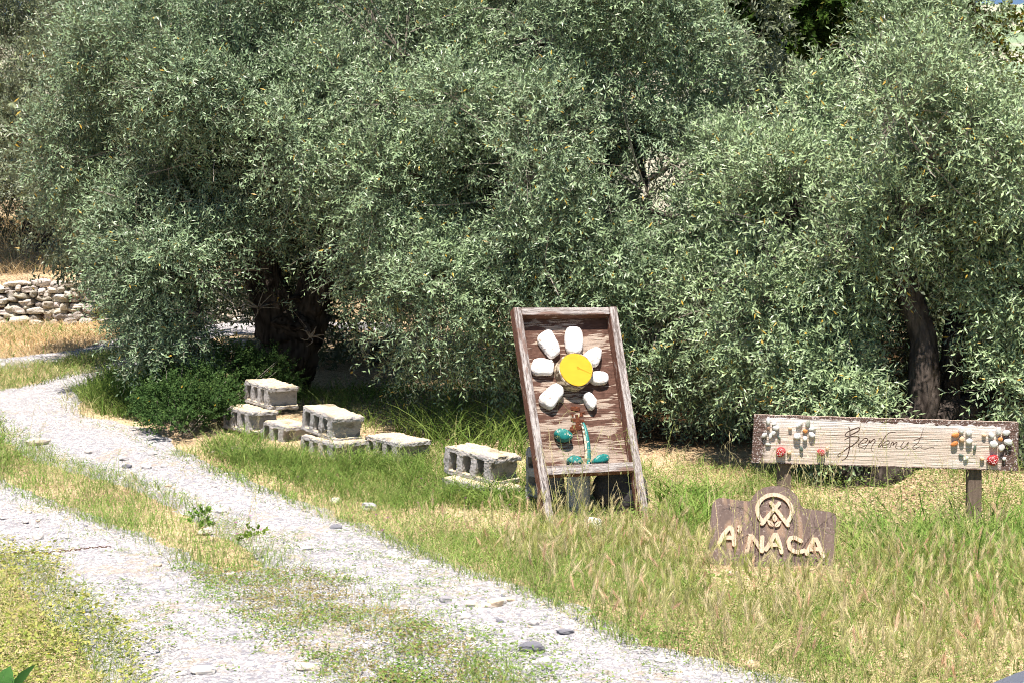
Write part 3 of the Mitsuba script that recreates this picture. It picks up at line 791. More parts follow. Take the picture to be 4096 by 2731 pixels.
# ------------------------------------------------------------------ hollow concrete blocks
def block_mesh(seed, L=0.56, D=0.30, h=0.225, broken=None):
    out = shapely.box(-L / 2, -h / 2, L / 2, h / 2)
    t = 0.041
    for k in range(3):
        c = -L / 2 + 0.108 + k * 0.142
        out = out.difference(shapely.box(c - 0.041, -h / 2 + t, c + 0.041, h / 2 - t).buffer(-0.012).buffer(0.012))
    out = out.difference(shapely.box(L / 2 - 0.055, -h / 2 + t, L / 2 + 0.1, h / 2 - t).buffer(-0.01).buffer(0.01))
    if broken is not None:
        out = out.difference(Polygon(broken))
        out = max(getattr(out, 'geoms', [out]), key=lambda g: g.area)
    polys = [np.array(out.exterior.coords)[:-1]] + [np.array(r.coords)[:-1] for r in out.interiors]
    cs = manifold3d.CrossSection(polys, manifold3d.FillRule.EvenOdd)
    solid = manifold3d.CrossSection([np.array(out.exterior.coords)[:-1]], manifold3d.FillRule.EvenOdd)
    m = (cs.extrude(D) + solid.extrude(0.03)).refine_to_length(0.019).to_mesh()
    v = np.array(m.vert_properties[:, :3], float)
    v = np.stack([v[:, 0], D / 2 - v[:, 2], v[:, 1]], 1)
    mesh = trimesh.Trimesh(v, np.array(m.tri_verts), process=True)
    mesh = lumpy(lumpy(mesh, 0.010, 20, seed), 0.006, 62, seed + 3)
    # corners and edges worn away
    c = np.stack([np.abs(v_) for v_ in (mesh.vertices / np.array([L / 2, D / 2, h / 2])).T], 1)
    near = (c > 0.93).sum(1)
    wear = np.where(near >= 2, 1.0, 0) * (meshkit.fbm(mesh.vertices * 14 + seed * 3.3, 3, seed + 9)) ** 1.5 * 0.045
    mesh.vertices = mesh.vertices - nrm(mesh.vertices * np.array([0.4, 0.6, 1.0])) * wear[:, None]
    return mesh


def block(near, yaw, label, seed, roll=0.0, pitch=0.0, D=0.30, upright=False, broken=None, L=0.56):
    """near: where the lower end of the block's nearest upright edge stands."""
    a = math.radians(yaw)
    m = block_mesh(seed, D=D, broken=broken, L=L)
    if upright:
        m.apply_transform(trimesh.transformations.rotation_matrix(math.pi / 2, (0, 1, 0)))
        m.apply_translation((-0.10, D / 2, L / 2))
    else:
        m.apply_translation((-L / 2, D / 2, 0.112))
    m.apply_transform(trimesh.transformations.euler_matrix(math.radians(pitch), math.radians(roll), 0))
    m.apply_transform(trimesh.transformations.rotation_matrix(-a, (0, 0, 1)))
    m.apply_translation(near)
    if m.volume < 0:
        m.invert()
    k = thing('concrete_block')
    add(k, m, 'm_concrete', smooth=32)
    tag(k, label, 'concrete block', 'hollow concrete blocks edging the track')


BROKEN = [(-0.30, 0.02), (-0.13, 0.02), (-0.09, 0.05), (-0.07, 0.12), (-0.30, 0.12)]
block((-0.13, 10.60, 0.075), 41, 'three-hole concrete block nearest the flower board, lying tilted on a half-buried one', 1, roll=6)
block((-0.12, 10.46, -0.14), 38, 'half-buried concrete block under the tilted three-hole block next to the flower board', 2, roll=5)
block((0.215, 9.98, -0.12), 55, 'concrete block standing on end behind the left leg of the flower board', 3, upright=True, D=0.2)
block((-0.95, 11.85, 0.05), 51, 'concrete block sunk in long grass, second from the flower board along the row', 4, roll=2, D=0.34)
block((-1.52, 11.98, 0.245), 50, 'worn concrete block raised on another, with leaf shadow on its top, third along the row', 5, roll=8, D=0.3)
block((-1.50, 11.90, 0.04), 48, 'pale low concrete block under the raised block with leaf shadow on its top', 6, roll=3, D=0.34)
block((-2.27, 13.15, 0.415), 53, 'topmost grey concrete block with three open cells in front of the thick olive trunk', 7, roll=5, D=0.31)
block((-2.42, 13.00, 0.20), 50, 'grassy concrete block under the topmost one, at the left of its stack', 8, roll=3)
block((-2.06, 12.75, 0.09), 45, 'broken pale concrete block with a gaping cell, leaning below the topmost one', 9, roll=5, broken=BROKEN)
block((-4.15, 16.35, 0.42), 60, 'dark shaded concrete block among green grass at the bend, left of the shrub', 10, D=0.3)
block((-3.86, 16.9, 0.46), 55, 'dark shaded concrete block behind the shrub, right beside the one at the bend', 11, D=0.3)
block((-3.95, 18.3, 0.57), 55, 'sunlit concrete block behind the shrub, left one of the two farthest', 12, D=0.32)
block((-3.55, 18.75, 0.62), 55, 'sunlit concrete block behind the shrub, right one of the two farthest', 13, D=0.32)

# ------------------------------------------------------------------ the flower board
k = 'flower_board'
tag(k, 'leaning brown wooden board with a big stone daisy, yellow centre and white petals', 'sign')
DEP = 0.088


def skew(x0, x1, y0, y1, z0, z1, dx0=0.0, dx1=0.0, c=0.004):
    """A chamfered plank whose lower end is shifted by dx0 and upper end by dx1."""
    m = box(x0, x1, y0, y1, z0, z1, c)
    t = (m.vertices[:, 1] - y0) / (y1 - y0)
    v = np.array(m.vertices)
    v[:, 0] += dx0 * (1 - t) + dx1 * t
    m.vertices = v
    return m


def rough_wood(m, amp=0.0016, seed=1):
    f = m.subdivide_to_size(0.05)
    return lumpy(f, amp, 30, seed)


parts = [('stile', skew(-0.042, 0.018, -0.14, 1.588, -DEP, 0, 0.004, 0.0), 'm_stile'), ('stile', skew(0.695, 0.757, -0.14, 1.586, -DEP, 0, -0.036, 0.004), 'm_stile'),
         ('top_rail', box(0.0185, 0.6955, 1.528, 1.585, -DEP + 0.002, -0.003), 'm_rail'), ('bottom_rail', box(0.0215, 0.684, 0.354, 0.419, -DEP + 0.002, -0.004), 'm_rail')]
for n, m, b in parts:
    add(f'{k}__{n}', moved(rough_wood(m, seed=len(scene)), E_M), b, smooth=30)
m = box(0.012, 0.700, 0.38, 1.55, -DEP - 0.014, -DEP - 0.001, 0.001).subdivide_to_size(0.06)
add(f'{k}__panel', moved(m, E_M), 'm_panel', smooth=30)
labels[f'{k}__panel'] = {'label': 'plywood panel with peeling brown paint'}
PETALS = [[(0.187, 1.432), (0.219, 1.444), (0.247, 1.435), (0.263, 1.397), (0.288, 1.29), (0.278, 1.256), (0.225, 1.217), (0.2, 1.221), (0.156, 1.288), (0.127, 1.343), (0.13, 1.382)],
          [(0.354, 1.434), (0.376, 1.457), (0.42, 1.465), (0.466, 1.454), (0.481, 1.415), (0.47, 1.325), (0.453, 1.274), (0.403, 1.237), (0.358, 1.246), (0.335, 1.28), (0.335, 1.353)],
          [(0.514, 1.281), (0.556, 1.298), (0.59, 1.293), (0.604, 1.271), (0.588, 1.203), (0.562, 1.157), (0.525, 1.145), (0.497, 1.154), (0.439, 1.219), (0.455, 1.24)],
          [(0.489, 1.108), (0.52, 1.115), (0.589, 1.111), (0.624, 1.087), (0.629, 1.053), (0.603, 1.02), (0.553, 1.009), (0.503, 1.019), (0.475, 1.045)],
          [(0.429, 0.958), (0.451, 0.961), (0.473, 0.944), (0.504, 0.897), (0.497, 0.86), (0.461, 0.824), (0.437, 0.833), (0.421, 0.862), (0.404, 0.921), (0.41, 0.946)],
          [(0.19, 1.027), (0.221, 1.033), (0.255, 1.009), (0.264, 0.975), (0.252, 0.942), (0.202, 0.894), (0.171, 0.854), (0.143, 0.838), (0.119, 0.846), (0.067, 0.882), (0.067, 0.923), (0.089, 0.947)],
          [(0.073, 1.218), (0.129, 1.222), (0.211, 1.211), (0.224, 1.185), (0.213, 1.118), (0.196, 1.092), (0.125, 1.095), (0.068, 1.101), (0.046, 1.13), (0.052, 1.164), (0.064, 1.184)]]
ZP = -DEP + 0.0005
up = np.eye(4)
up[2, 3] = ZP
# outlines were measured on the front plane of the frame; the stones stand on the recessed panel, their faces about 3 cm behind that plane
for i, p in enumerate(PETALS):
    add(f'{k}__petal', moved(pillow(p, 0.052 + 0.006 * (i % 3), seed=i, amp=0.05, n=56), E_M @ up), 'm_white_stone', smooth=50)
disc = np.array([(0.356 + 0.129 * math.cos(t) * (1 + 0.03 * math.sin(2 * t + 1) + 0.015 * math.sin(5 * t)) + 0.0, 1.108 + 0.131 * math.sin(t) * (1 + 0.02 * math.sin(3 * t))) for t in np.arange(72) / 72 * 2 * math.pi])
m = trimesh.creation.extrude_polygon(Polygon(disc), 0.088, engine='earcut')
m = lumpy(m.subdivide_to_size(0.03), 0.006, 22, 3)
add(f'{k}__log_slice', moved(m, E_M @ up), 'm_log_bark', smooth=40)
labels[f'{k}__log_slice'] = {'label': 'slice of log with flaking bark rim'}
face = Polygon(disc).buffer(-0.009)
crack = LineString([(0.372, 1.117), (0.43, 1.09), (0.482, 1.062)]).buffer(0.0015)
hole = shapely.Point(0.372, 1.117).buffer(0.010).difference(shapely.Point(0.372, 1.117).buffer(0.0075))
geo = face.difference(crack).difference(hole)
m = trimesh.util.concatenate([trimesh.creation.extrude_polygon(g, 0.007, engine='earcut') for g in getattr(geo, 'geoms', [geo])])
m.apply_translation((0, 0, 0.088 + 0.003))
add(f'{k}__flower_centre', moved(m, E_M @ up), 'm_yellow')
labels[f'{k}__flower_centre'] = {'label': 'round yellow painted face of the log slice'}
for i, (c, w, h, a, hh) in enumerate([((0.205, 0.645), 0.135, 0.088, -28, 0.075), ((0.264, 0.462), 0.112, 0.075, -14, 0.06), ((0.46, 0.461), 0.124, 0.07, 14, 0.06)]):
    add(f'{k}__leaf_stone', moved(pillow(ellipse(w, h, a, i) + np.array(c), hh, seed=20 + i, amp=0.05), E_M @ up), 'm_teal', smooth=50)
st = np.array([(0.381, 0.737, 0.01), (0.378, 0.655, 0.035), (0.374, 0.557, 0.04), (0.352, 0.423, 0.03)])
m = tube(st, [0.009, 0.016, 0.018, 0.017], 10, amp=0.12, scale=20, seed=2, per=0.02)
add(f'{k}__stem', moved(m, E_M @ up), 'm_teal', smooth=50)
labels[f'{k}__stem'] = {'label': 'curved green painted stick for a stem'}
m = tube(st + np.array([-0.017, 0, 0.004]), [0.006, 0.009, 0.010, 0.010], 8, amp=0.2, scale=30, seed=4, per=0.02)
add(f'{k}__stem__bark_strip', moved(m, E_M @ up), 'm_log_bark', smooth=50)
rg_ = np.random.default_rng(4)
rot = shapely.union_all([shapely.box(u_ - w_, v_ - h_, u_ + w_, v_ + h_) for u_, v_, w_, h_ in zip(0.345 + 0.022 * rg_.normal(size=26), rg_.uniform(0.665, 0.86, 26), rg_.uniform(0.004, 0.026, 26), rg_.uniform(0.004, 0.016, 26))]).buffer(0.004).buffer(-0.003)
add(f'{k}__rotten_patch', moved(lumpy(trimesh.util.concatenate([trimesh.creation.extrude_polygon(q_, 0.004, engine='earcut') for q_ in getattr(rot, 'geoms', [rot])]).subdivide_to_size(0.012), 0.005, 70, 2), E_M @ up), 'm_rot')
labels[f'{k}__rotten_patch'] = {'label': 'crumbling red-brown rotten patch in the plywood'}

# what stands and lies under the flower board
k = thing('pipe')
ring = trimesh.creation.annulus(0.078, 0.083, 0.62)
ring.apply_translation((0.47, 9.88, 0.14))
add(k, ring, 'm_pipe', smooth=40)
tag(k, 'upright grey-blue plastic pipe under the bottom rail of the flower board', 'pipe')
k = thing('boulder')
m = rock((0.20, 0.16, 0.24), seed=5, sub=3, rough=0.4)
m.apply_translation((0.78, 9.95, 0.12))
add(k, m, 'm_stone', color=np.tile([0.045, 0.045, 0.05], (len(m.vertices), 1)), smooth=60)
tag(k, 'dark rounded boulder in the shade beneath the flower board', 'rock')

# ------------------------------------------------------------------ the welcome board
k = 'welcome_board'
tag(k, 'long weathered beige board reading Benvenuti, decorated with pebble flowers and painted ladybirds', 'sign')
corners = np.array([(-0.844, 0.177), (0.855, 0.142), (0.857, -0.177), (-0.859, -0.142)])
pl = Polygon(corners).buffer(-0.004).buffer(0.004)
m = trimesh.creation.extrude_polygon(pl, 0.028, engine='earcut')
m.apply_translation((0, 0, -0.014))
add(f'{k}__plank', moved(m.subdivide_to_size(0.05), B_M), 'm_board', smooth=30)
for x, zl in ((-0.640, -0.75), (0.592, -0.72)):
    m = box(-0.045, 0.045, zl, 0.10, -0.085, -0.0165, 0.006)
    m.apply_translation((x, 0, 0))
    add(f'{k}__post', moved(lumpy(m.subdivide_to_size(0.04), 0.004, 14, int(x * 10) + 9), B_M), 'm_post', smooth=30)
PEB = [(-0.753, 0.137, 0.0174, 0.0310, 5, 'w'), (-0.714, 0.119, 0.0186, 0.0157, 30, 'w'), (-0.703, 0.091, 0.0290, 0.0207, 15, 'w'), (-0.750, 0.087, 0.0145, 0.0165, 0, 'br'), (-0.779, 0.043, 0.0248, 0.0174, 35, 'w'),
       (-0.738, 0.038, 0.0132, 0.0273, -18, 'w'), (-0.719, 0.057, 0.0174, 0.0215, -40, 'w'), (-0.682, 0.025, 0.0091, 0.0240, 35, 'g'), (-0.753, -0.019, 0.0223, 0.0108, -8, 'p'), (-0.610, 0.090, 0.0157, 0.0132, 0, 'o'),
       (-0.550, 0.116, 0.0157, 0.0331, -45, 'w'), (-0.496, 0.121, 0.0182, 0.0323, -8, 'g2'), (-0.468, 0.088, 0.0290, 0.0157, 8, 'w'), (-0.470, 0.048, 0.0290, 0.0215, -18, 'w'), (-0.565, 0.038, 0.0331, 0.0248, 18, 'w'),
       (-0.514, 0.023, 0.0190, 0.0232, 8, 'w'), (-0.513, 0.071, 0.0190, 0.0190, 0, 'or'), (-0.537, -0.045, 0.0157, 0.0227, 10, 'g'), (-0.671, -0.066, 0.0414, 0.0393, 0, 'red'), (-0.615, -0.071, 0.0174, 0.0174, 0, 'o'),
       (-0.409, -0.066, 0.0331, 0.0298, 0, 'red2'), (-0.368, -0.044, 0.0141, 0.0174, 0, 'o'), (0.490, 0.089, 0.0221, 0.0301, 10, 'w'), (0.538, 0.071, 0.0249, 0.0249, 25, 'w'), (0.453, 0.056, 0.0313, 0.0201, 20, 'or'),
       (0.494, 0.029, 0.0217, 0.0225, 0, 'o'), (0.540, 0.016, 0.0257, 0.0249, 0, 'w'), (0.448, -0.001, 0.0289, 0.0201, 30, 'or2'), (0.578, -0.028, 0.0112, 0.0265, -20, 'g'), (0.492, -0.077, 0.0221, 0.0104, -15, 'g'),
       (0.523, -0.098, 0.0217, 0.0120, 30, 'p'), (0.635, 0.057, 0.0169, 0.0145, 0, 'o'), (0.682, 0.056, 0.0265, 0.0201, -20, 'w'), (0.727, 0.084, 0.0217, 0.0329, 10, 'w'), (0.775, 0.073, 0.0289, 0.0249, 15, 'w'),
       (0.788, 0.014, 0.0329, 0.0273, 0, 'w'), (0.696, -0.002, 0.0353, 0.0281, 20, 'w'), (0.745, -0.025, 0.0241, 0.0305, -10, 'w'), (0.739, 0.031, 0.0185, 0.0185, 0, 'or'), (0.625, -0.098, 0.0181, 0.0161, 0, 'o'),
       (0.691, -0.105, 0.0506, 0.0409, 12, 'red'), (0.765, -0.097, 0.0136, 0.0161, 0, 'w')]
PCOL = {'w': (0.66, 0.68, 0.66), 'br': (0.30, 0.18, 0.12), 'g': (0.10, 0.14, 0.12), 'g2': (0.32, 0.34, 0.28), 'p': (0.52, 0.57, 0.50), 'o': (0.66, 0.47, 0.30), 'or': (0.56, 0.23, 0.07), 'or2': (0.55, 0.20, 0.06), 'red': (0.42, 0.025, 0.03), 'red2': (0.45, 0.07, 0.07)}
fr = np.eye(4)
fr[2, 3] = 0.0142
gen = np.random.default_rng(5)
S_ = 1.62   # zoomed-picture sizes to metres
for i, (x, y, w, h, a, c) in enumerate(PEB):
    w, h = w * S_ * 1.0, h * S_ * 1.0
    hh = 0.62 * min(w, h) + 0.006
    m = pillow(ellipse(w, h, a, i * 1.7) + np.array((x, y)), hh, seed=i, amp=0.03, n=30)
    bug = c in ('red', 'red2')
    col = np.array(PCOL[c]) * gen.uniform(0.88, 1.08)
    name = 'ladybird' if bug else 'pebble'
    cols = np.tile(np.clip(col, 0, 0.9), (len(m.vertices), 1))
    if c == 'w':
        cols = cols * (1 - 0.18 * (meshkit.fbm(m.vertices * 90, 2, i) > 0.6)[:, None])
    kk = add(f'{k}__{name}', moved(m, B_M @ fr), 'm_pebble', smooth=True, color=cols)
    if bug:
        labels[kk] = {'label': 'red painted stone ladybird with white dots' if c == 'red' else 'faded pinkish red ladybird stone'}
        ray = trimesh.ray.ray_triangle.RayMeshIntersector(m)
        dots = []
        rr = 0.0030 if c == 'red' else 0.0022
        for gx in range(-4, 5):
            for gy in range(-4, 5):
                px = x + (gx + 0.5 * (gy % 2)) * 0.0115 + gen.normal() * 0.0012
                py = y + gy * 0.0100 + gen.normal() * 0.0012
                if ((px - x) / w * 2) ** 2 + ((py - y) / h * 2) ** 2 > 0.80 or gen.random() < 0.12:
                    continue
                hit, _, _ = ray.intersects_location([[px, py, 1.0]], [[0, 0, -1.0]], multiple_hits=False)
                if len(hit):
                    d = ICO[1].copy()
                    d.apply_scale((rr, rr, rr * 0.6))
                    d.apply_translation(hit[0])
                    dots.append(d)
        add(f'{kk}__dots', moved(trimesh.util.concatenate(dots), B_M @ fr), 'm_white_stone', smooth=True)
        labels[f'{kk}__dots'] = {'kind': 'stuff'}
STROKES = [[(-0.23, 0.101), (-0.224, 0.085), (-0.222, 0.052), (-0.222, 0.005), (-0.223, -0.031), (-0.231, -0.072), (-0.246, -0.104), (-0.264, -0.117), (-0.276, -0.124)],
           [(-0.251, 0.042), (-0.243, 0.064), (-0.22, 0.077), (-0.185, 0.092), (-0.162, 0.096), (-0.161, 0.086), (-0.18, 0.068), (-0.207, 0.053), (-0.235, 0.04), (-0.249, 0.04), (-0.252, 0.049)],
           [(-0.256, 0.016), (-0.235, 0.028), (-0.207, 0.04), (-0.182, 0.041), (-0.164, 0.034), (-0.165, 0.019), (-0.183, -0.002), (-0.211, -0.025), (-0.239, -0.04), (-0.269, -0.065), (-0.292, -0.078), (-0.299, -0.091), (-0.289, -0.096), (-0.278, -0.087), (-0.278, -0.078)],
           [(-0.164, -0.016), (-0.138, -0.005), (-0.111, 0.011), (-0.107, 0.023), (-0.119, 0.028), (-0.139, 0.017), (-0.158, -0.002), (-0.168, -0.02), (-0.161, -0.031), (-0.141, -0.03), (-0.114, -0.018)],
           [(-0.127, -0.045), (-0.116, -0.026), (-0.098, 0.004), (-0.092, 0.016), (-0.093, -0.001), (-0.078, 0.013), (-0.063, 0.022), (-0.059, 0.012), (-0.07, -0.009), (-0.08, -0.029), (-0.081, -0.05), (-0.075, -0.059)],
           [(-0.035, 0.017), (-0.018, 0.028), (-0.014, 0.018), (-0.027, -0.008), (-0.037, -0.028), (-0.022, -0.021), (-0.01, 0.007), (0.007, 0.041), (0.027, 0.062), (0.05, 0.069), (0.072, 0.067)],
           [(-0.012, -0.021), (0.013, -0.014), (0.033, 0.003), (0.028, 0.012), (0.01, 0.008), (-0.007, -0.011), (-0.01, -0.026), (0.008, -0.03), (0.026, -0.022)],
           [(0.033, -0.031), (0.045, -0.008), (0.055, 0.005), (0.06, 0.0), (0.056, -0.015), (0.073, 0.0), (0.081, 0.003), (0.078, -0.015), (0.073, -0.03), (0.084, -0.036)],
           [(0.126, 0.011), (0.113, -0.012), (0.108, -0.03), (0.119, -0.034), (0.139, -0.019), (0.156, 0.006), (0.149, -0.017), (0.146, -0.033), (0.159, -0.035)],
           [(0.25, 0.095), (0.242, 0.064), (0.228, 0.025), (0.209, -0.006), (0.184, -0.029), (0.187, -0.04), (0.209, -0.034), (0.236, -0.018)], [(0.188, 0.015), (0.213, 0.026), (0.238, 0.036), (0.251, 0.042)],
           [(0.244, -0.016), (0.237, -0.031), (0.264, -0.039), (0.304, -0.027), (0.317, -0.029), (0.319, -0.041)]]
from scipy.interpolate import make_interp_spline
inked = []
for i, s in enumerate(STROKES):
    s = np.array(s)
    t = np.concatenate([[0], np.cumsum(np.linalg.norm(np.diff(s, axis=0), axis=1))])
    q = make_interp_spline(t, s, k=min(3, len(s) - 1))(np.linspace(0, t[-1], len(s) * 6))
    tt = np.linspace(0, 1, len(q))
    wd = (0.0036 if i < 3 else 0.0027) * (0.55 + 0.45 * np.sin(np.pi * np.clip(tt * 0.9 + 0.08, 0, 1))) * (1 - 0.35 * ss(0.05, 0.3, q[:, 0]))
    inked += [LineString(q[j:j + 2]).buffer(wd[j]) for j in range(len(q) - 1)]
ink = shapely.union_all(inked).simplify(0.0003)
m = trimesh.util.concatenate([trimesh.creation.extrude_polygon(g, 0.0012, engine='earcut') for g in getattr(ink, 'geoms', [ink])])
up2 = np.eye(4)
up2[2, 3] = 0.0143
add(f'{k}__lettering', moved(m, B_M @ up2), 'm_ink')
labels[f'{k}__lettering'] = {'label': 'dark handwritten word Benvenuti'}

# ------------------------------------------------------------------ the small brown sign
k = 'camp_sign'
tag(k, "low brown wooden sign with raised letters A' NACA and a tent emblem", 'sign')
OUT = [(-0.379, -0.093), (-0.364, 0.021), (-0.348, 0.129), (-0.341, 0.156), (-0.327, 0.176), (-0.305, 0.187), (-0.279, 0.187), (-0.203, 0.176), (-0.135, 0.167), (-0.112, 0.176), (-0.099, 0.203), (-0.074, 0.23), (-0.035, 0.25), (0.012, 0.26), (0.065, 0.258), (0.106, 0.244), (0.142, 0.215), (0.163, 0.184), (0.172, 0.145), (0.187, 0.126), (0.25, 0.116), (0.344, 0.104), (0.366, 0.094), (0.378, 0.075), (0.378, 0.052), (0.36, -0.055), (0.334, -0.26), (-0.36, -0.26)]
pl = Polygon(OUT).buffer(-0.006).buffer(0.012).buffer(-0.006)
m = trimesh.creation.extrude_polygon(pl, 0.018, engine='earcut')
m.apply_translation((0, 0, -0.018))
add(f'{k}__plate', moved(m, S_M), 'm_plate', smooth=40)
m = box(-0.03, 0.03, -0.30, 0.06, -0.075, -0.019, 0.004)
m.apply_translation((0.03, 0, 0))
add(f'{k}__stake', moved(m, S_M), 'm_post', smooth=30)


def raised(name, lines, r, h=0.014, label=None, extra=None):
    g = shapely.union_all([LineString(s).buffer(r, cap_style='round' if name != 'x' else 'flat') for s in lines] + (extra or [])).simplify(0.0004)
    m = trimesh.util.concatenate([trimesh.creation.extrude_polygon(q, h, engine='earcut') for q in getattr(g, 'geoms', [g])])
    m.apply_translation((0, 0, 0.0005))
    kk = add(f'{k}__{name}', moved(m, S_M), 'm_letter')
    if label:
        labels[kk] = {'label': label}


r = 0.0118
raised('letter', [[(-0.318, -0.083), (-0.294, -0.036), (-0.255, 0.008), (-0.242, 0.004), (-0.233, -0.036), (-0.232, -0.093)], [(-0.291, -0.051), (-0.236, -0.051)]], r, label='raised wooden letter A before the apostrophe')
raised('apostrophe', [[(-0.198, 0.013), (-0.193, 0.010), (-0.192, -0.002), (-0.200, -0.010)]], 0.010)
raised('letter', [[(-0.163, -0.141), (-0.147, -0.086), (-0.137, -0.040), (-0.130, -0.038), (-0.103, -0.074), (-0.075, -0.128)], [(-0.066, -0.048), (-0.070, -0.086), (-0.072, -0.130)]], r, label='raised wooden letter N')
raised('letter', [[(-0.048, -0.120), (-0.02, -0.078), (0.006, -0.034), (0.017, -0.034), (0.029, -0.074), (0.041, -0.136)], [(-0.021, -0.093), (0.031, -0.093)]], r, label='raised wooden letter A in the middle of the word')
raised('letter', [[(0.157, -0.070), (0.125, -0.051), (0.098, -0.053), (0.083, -0.078), (0.090, -0.112), (0.112, -0.131), (0.142, -0.137), (0.172, -0.127)]], r, label='raised wooden letter C')
raised('letter', [[(0.186, -0.145), (0.212, -0.097), (0.232, -0.062), (0.249, -0.062), (0.261, -0.097), (0.278, -0.160)], [(0.207, -0.118), (0.263, -0.118)]], r, label='last raised wooden letter A')
arc = [(0.015 + 0.101 * math.cos(math.radians(t)), 0.110 + 0.094 * math.sin(math.radians(t))) for t in range(-48, 229, 6)]
raised('emblem_ring', [arc + [(-0.063, 0.032), (0.044, 0.152)], [arc[0], (0.088, 0.022), (-0.003, 0.155)]], 0.0115, label='ring and crossed tent poles of the emblem')


def leaf_shape(x, y, ang, ln, w):
    t = np.linspace(0, 1, 12)
    s = w * np.sin(np.pi * t ** 0.85)
    a = math.radians(ang)
    pts = [(b, c) for b, c in zip(t * ln, s)] + [(b, -c) for b, c in zip(t[::-1] * ln, s[::-1])]
    g = Polygon([(x + b * math.cos(a) - c * math.sin(a), y + b * math.sin(a) + c * math.cos(a)) for b, c in pts]).buffer(0)
    return g.difference(LineString([(x - 0.002 * math.cos(a), y - 0.002 * math.sin(a)), (x + 0.6 * ln * math.cos(a), y + 0.6 * ln * math.sin(a))]).buffer(0.0012))


for x, y, ang, ln, w in ((0.0135, 0.041, 90, 0.051, 0.014), (0.004, 0.015, 133, 0.054, 0.0135), (0.011, 0.012, 42, 0.054, 0.0135)):
    raised('emblem_leaf', [], 0.01, extra=[leaf_shape(x, y, ang, ln, w)])

# ------------------------------------------------------------------ stones on the track
gen = np.random.default_rng(77)


def stone(x, y, r, col, label, seed, group=None, sub=2, rough=0.4, tilt=0.12, square=0.25, sink=0.35):
    m = rock(r, seed, sub, rough, square)
    m.apply_transform(trimesh.transformations.euler_matrix(gen.normal() * tilt, gen.normal() * tilt, gen.uniform(0, 6.28) if group else 0.2))
    m.apply_translation((x, y, float(H(x, y)) + r[2] * (1 - sink) + 0.012))
    k = thing('stone')
    c = np.array(col) * gen.uniform(0.93, 1.07)
    add(k, m, 'm_stone', color=np.tile(c, (len(m.vertices), 1)), smooth=False)
    tag(k, label, 'stone', group)


WHITE, SLATE, TAN = (0.66, 0.64, 0.60), (0.17, 0.175, 0.20), (0.52, 0.42, 0.31)
stone(0.085, 6.19, (0.056, 0.04, 0.022), (0.15, 0.155, 0.18), 'large dark slate lying on the gravel at the bottom centre', 1, square=0.1)
stone(0.25, 6.46, (0.042, 0.03, 0.012), SLATE, 'smaller flat slate behind the large dark slate on the gravel', 2)
stone(0.53, 9.20, (0.062, 0.05, 0.05), WHITE, 'white stone in the grass under the flower board', 3, square=0)
stone(0.56, 9.06, (0.04, 0.03, 0.025), WHITE, 'small white stone just in front of the white stone under the flower board', 4)
stone(0.30, 9.22, (0.028, 0.025, 0.022), (0.60, 0.52, 0.42), 'small cream stone at the foot of the left leg of the flower board', 5)
stone(-0.235, 6.75, (0.034, 0.026, 0.018), WHITE, 'white stone on the right wheel track, left of the slates', 6)
stone(-0.20, 6.98, (0.032, 0.022, 0.018), (0.6, 0.56, 0.5), 'pale stone in a row of three on the right wheel track', 7)
stone(-0.12, 6.95, (0.036, 0.022, 0.014), (0.58, 0.52, 0.48), 'flat pinkish stone in the row of three on the right wheel track', 8)
stone(-0.06, 7.04, (0.034, 0.022, 0.016), (0.6, 0.58, 0.56), 'rightmost pale stone in the row of three on the right wheel track', 9)
stone(-0.34, 7.12, (0.03, 0.02, 0.018), (0.30, 0.30, 0.32), 'grey upright stone left of the row of three', 10)
stone(-0.19, 6.36, (0.022, 0.018, 0.014), (0.6, 0.5, 0.4), 'small cream stone left of the large dark slate', 11)
stone(-0.52, 8.06, (0.032, 0.022, 0.014), WHITE, 'whitish stone on the right edge of the median strip', 12)
stone(-1.28, 5.78, (0.05, 0.03, 0.02), WHITE, 'white stone at the bottom edge beside the left corner weeds', 13)
stone(-0.86, 5.86, (0.05, 0.03, 0.018), (0.55, 0.5, 0.45), 'flat brownish stone at the bottom of the left wheel track', 14)
stone(-1.98, 9.02, (0.05, 0.03, 0.02), (0.6, 0.57, 0.52), 'pale stone at the edge of the grassy median, near the pink flowers', 15)
stone(1.01, 5.86, (0.034, 0.024, 0.02), (0.56, 0.40, 0.28), 'orange-tan stone where the track meets the barley at bottom right', 16)
stone(1.22, 7.72, (0.03, 0.022, 0.016), (0.55, 0.45, 0.36), 'tan stone in the grass left of the small brown sign', 17)
stone(-1.02, 10.02, (0.055, 0.04, 0.03), (0.36, 0.38, 0.40), 'grey stone on the grassy verge beside the right wheel track', 18)
stone(-1.30, 10.30, (0.04, 0.03, 0.02), WHITE, 'white stone on the verge just behind the grey one', 19)
stone(-2.10, 6.88, (0.07, 0.05, 0.012), (0.20, 0.21, 0.24), 'flat dark slate beside the left corner weeds', 20)
stone(-4.30, 12.7, (0.10, 0.06, 0.035), (0.5, 0.44, 0.37), 'larger stone at the left edge of the far track, in front of the bend', 21)
RUTS = TRACKS.buffer(-0.06)
pts = scatter(RUTS.intersection(shapely.box(-5, 5.6, 1.6, 13)), 9.0, gen)
pts = pts[gen.permutation(len(pts))]
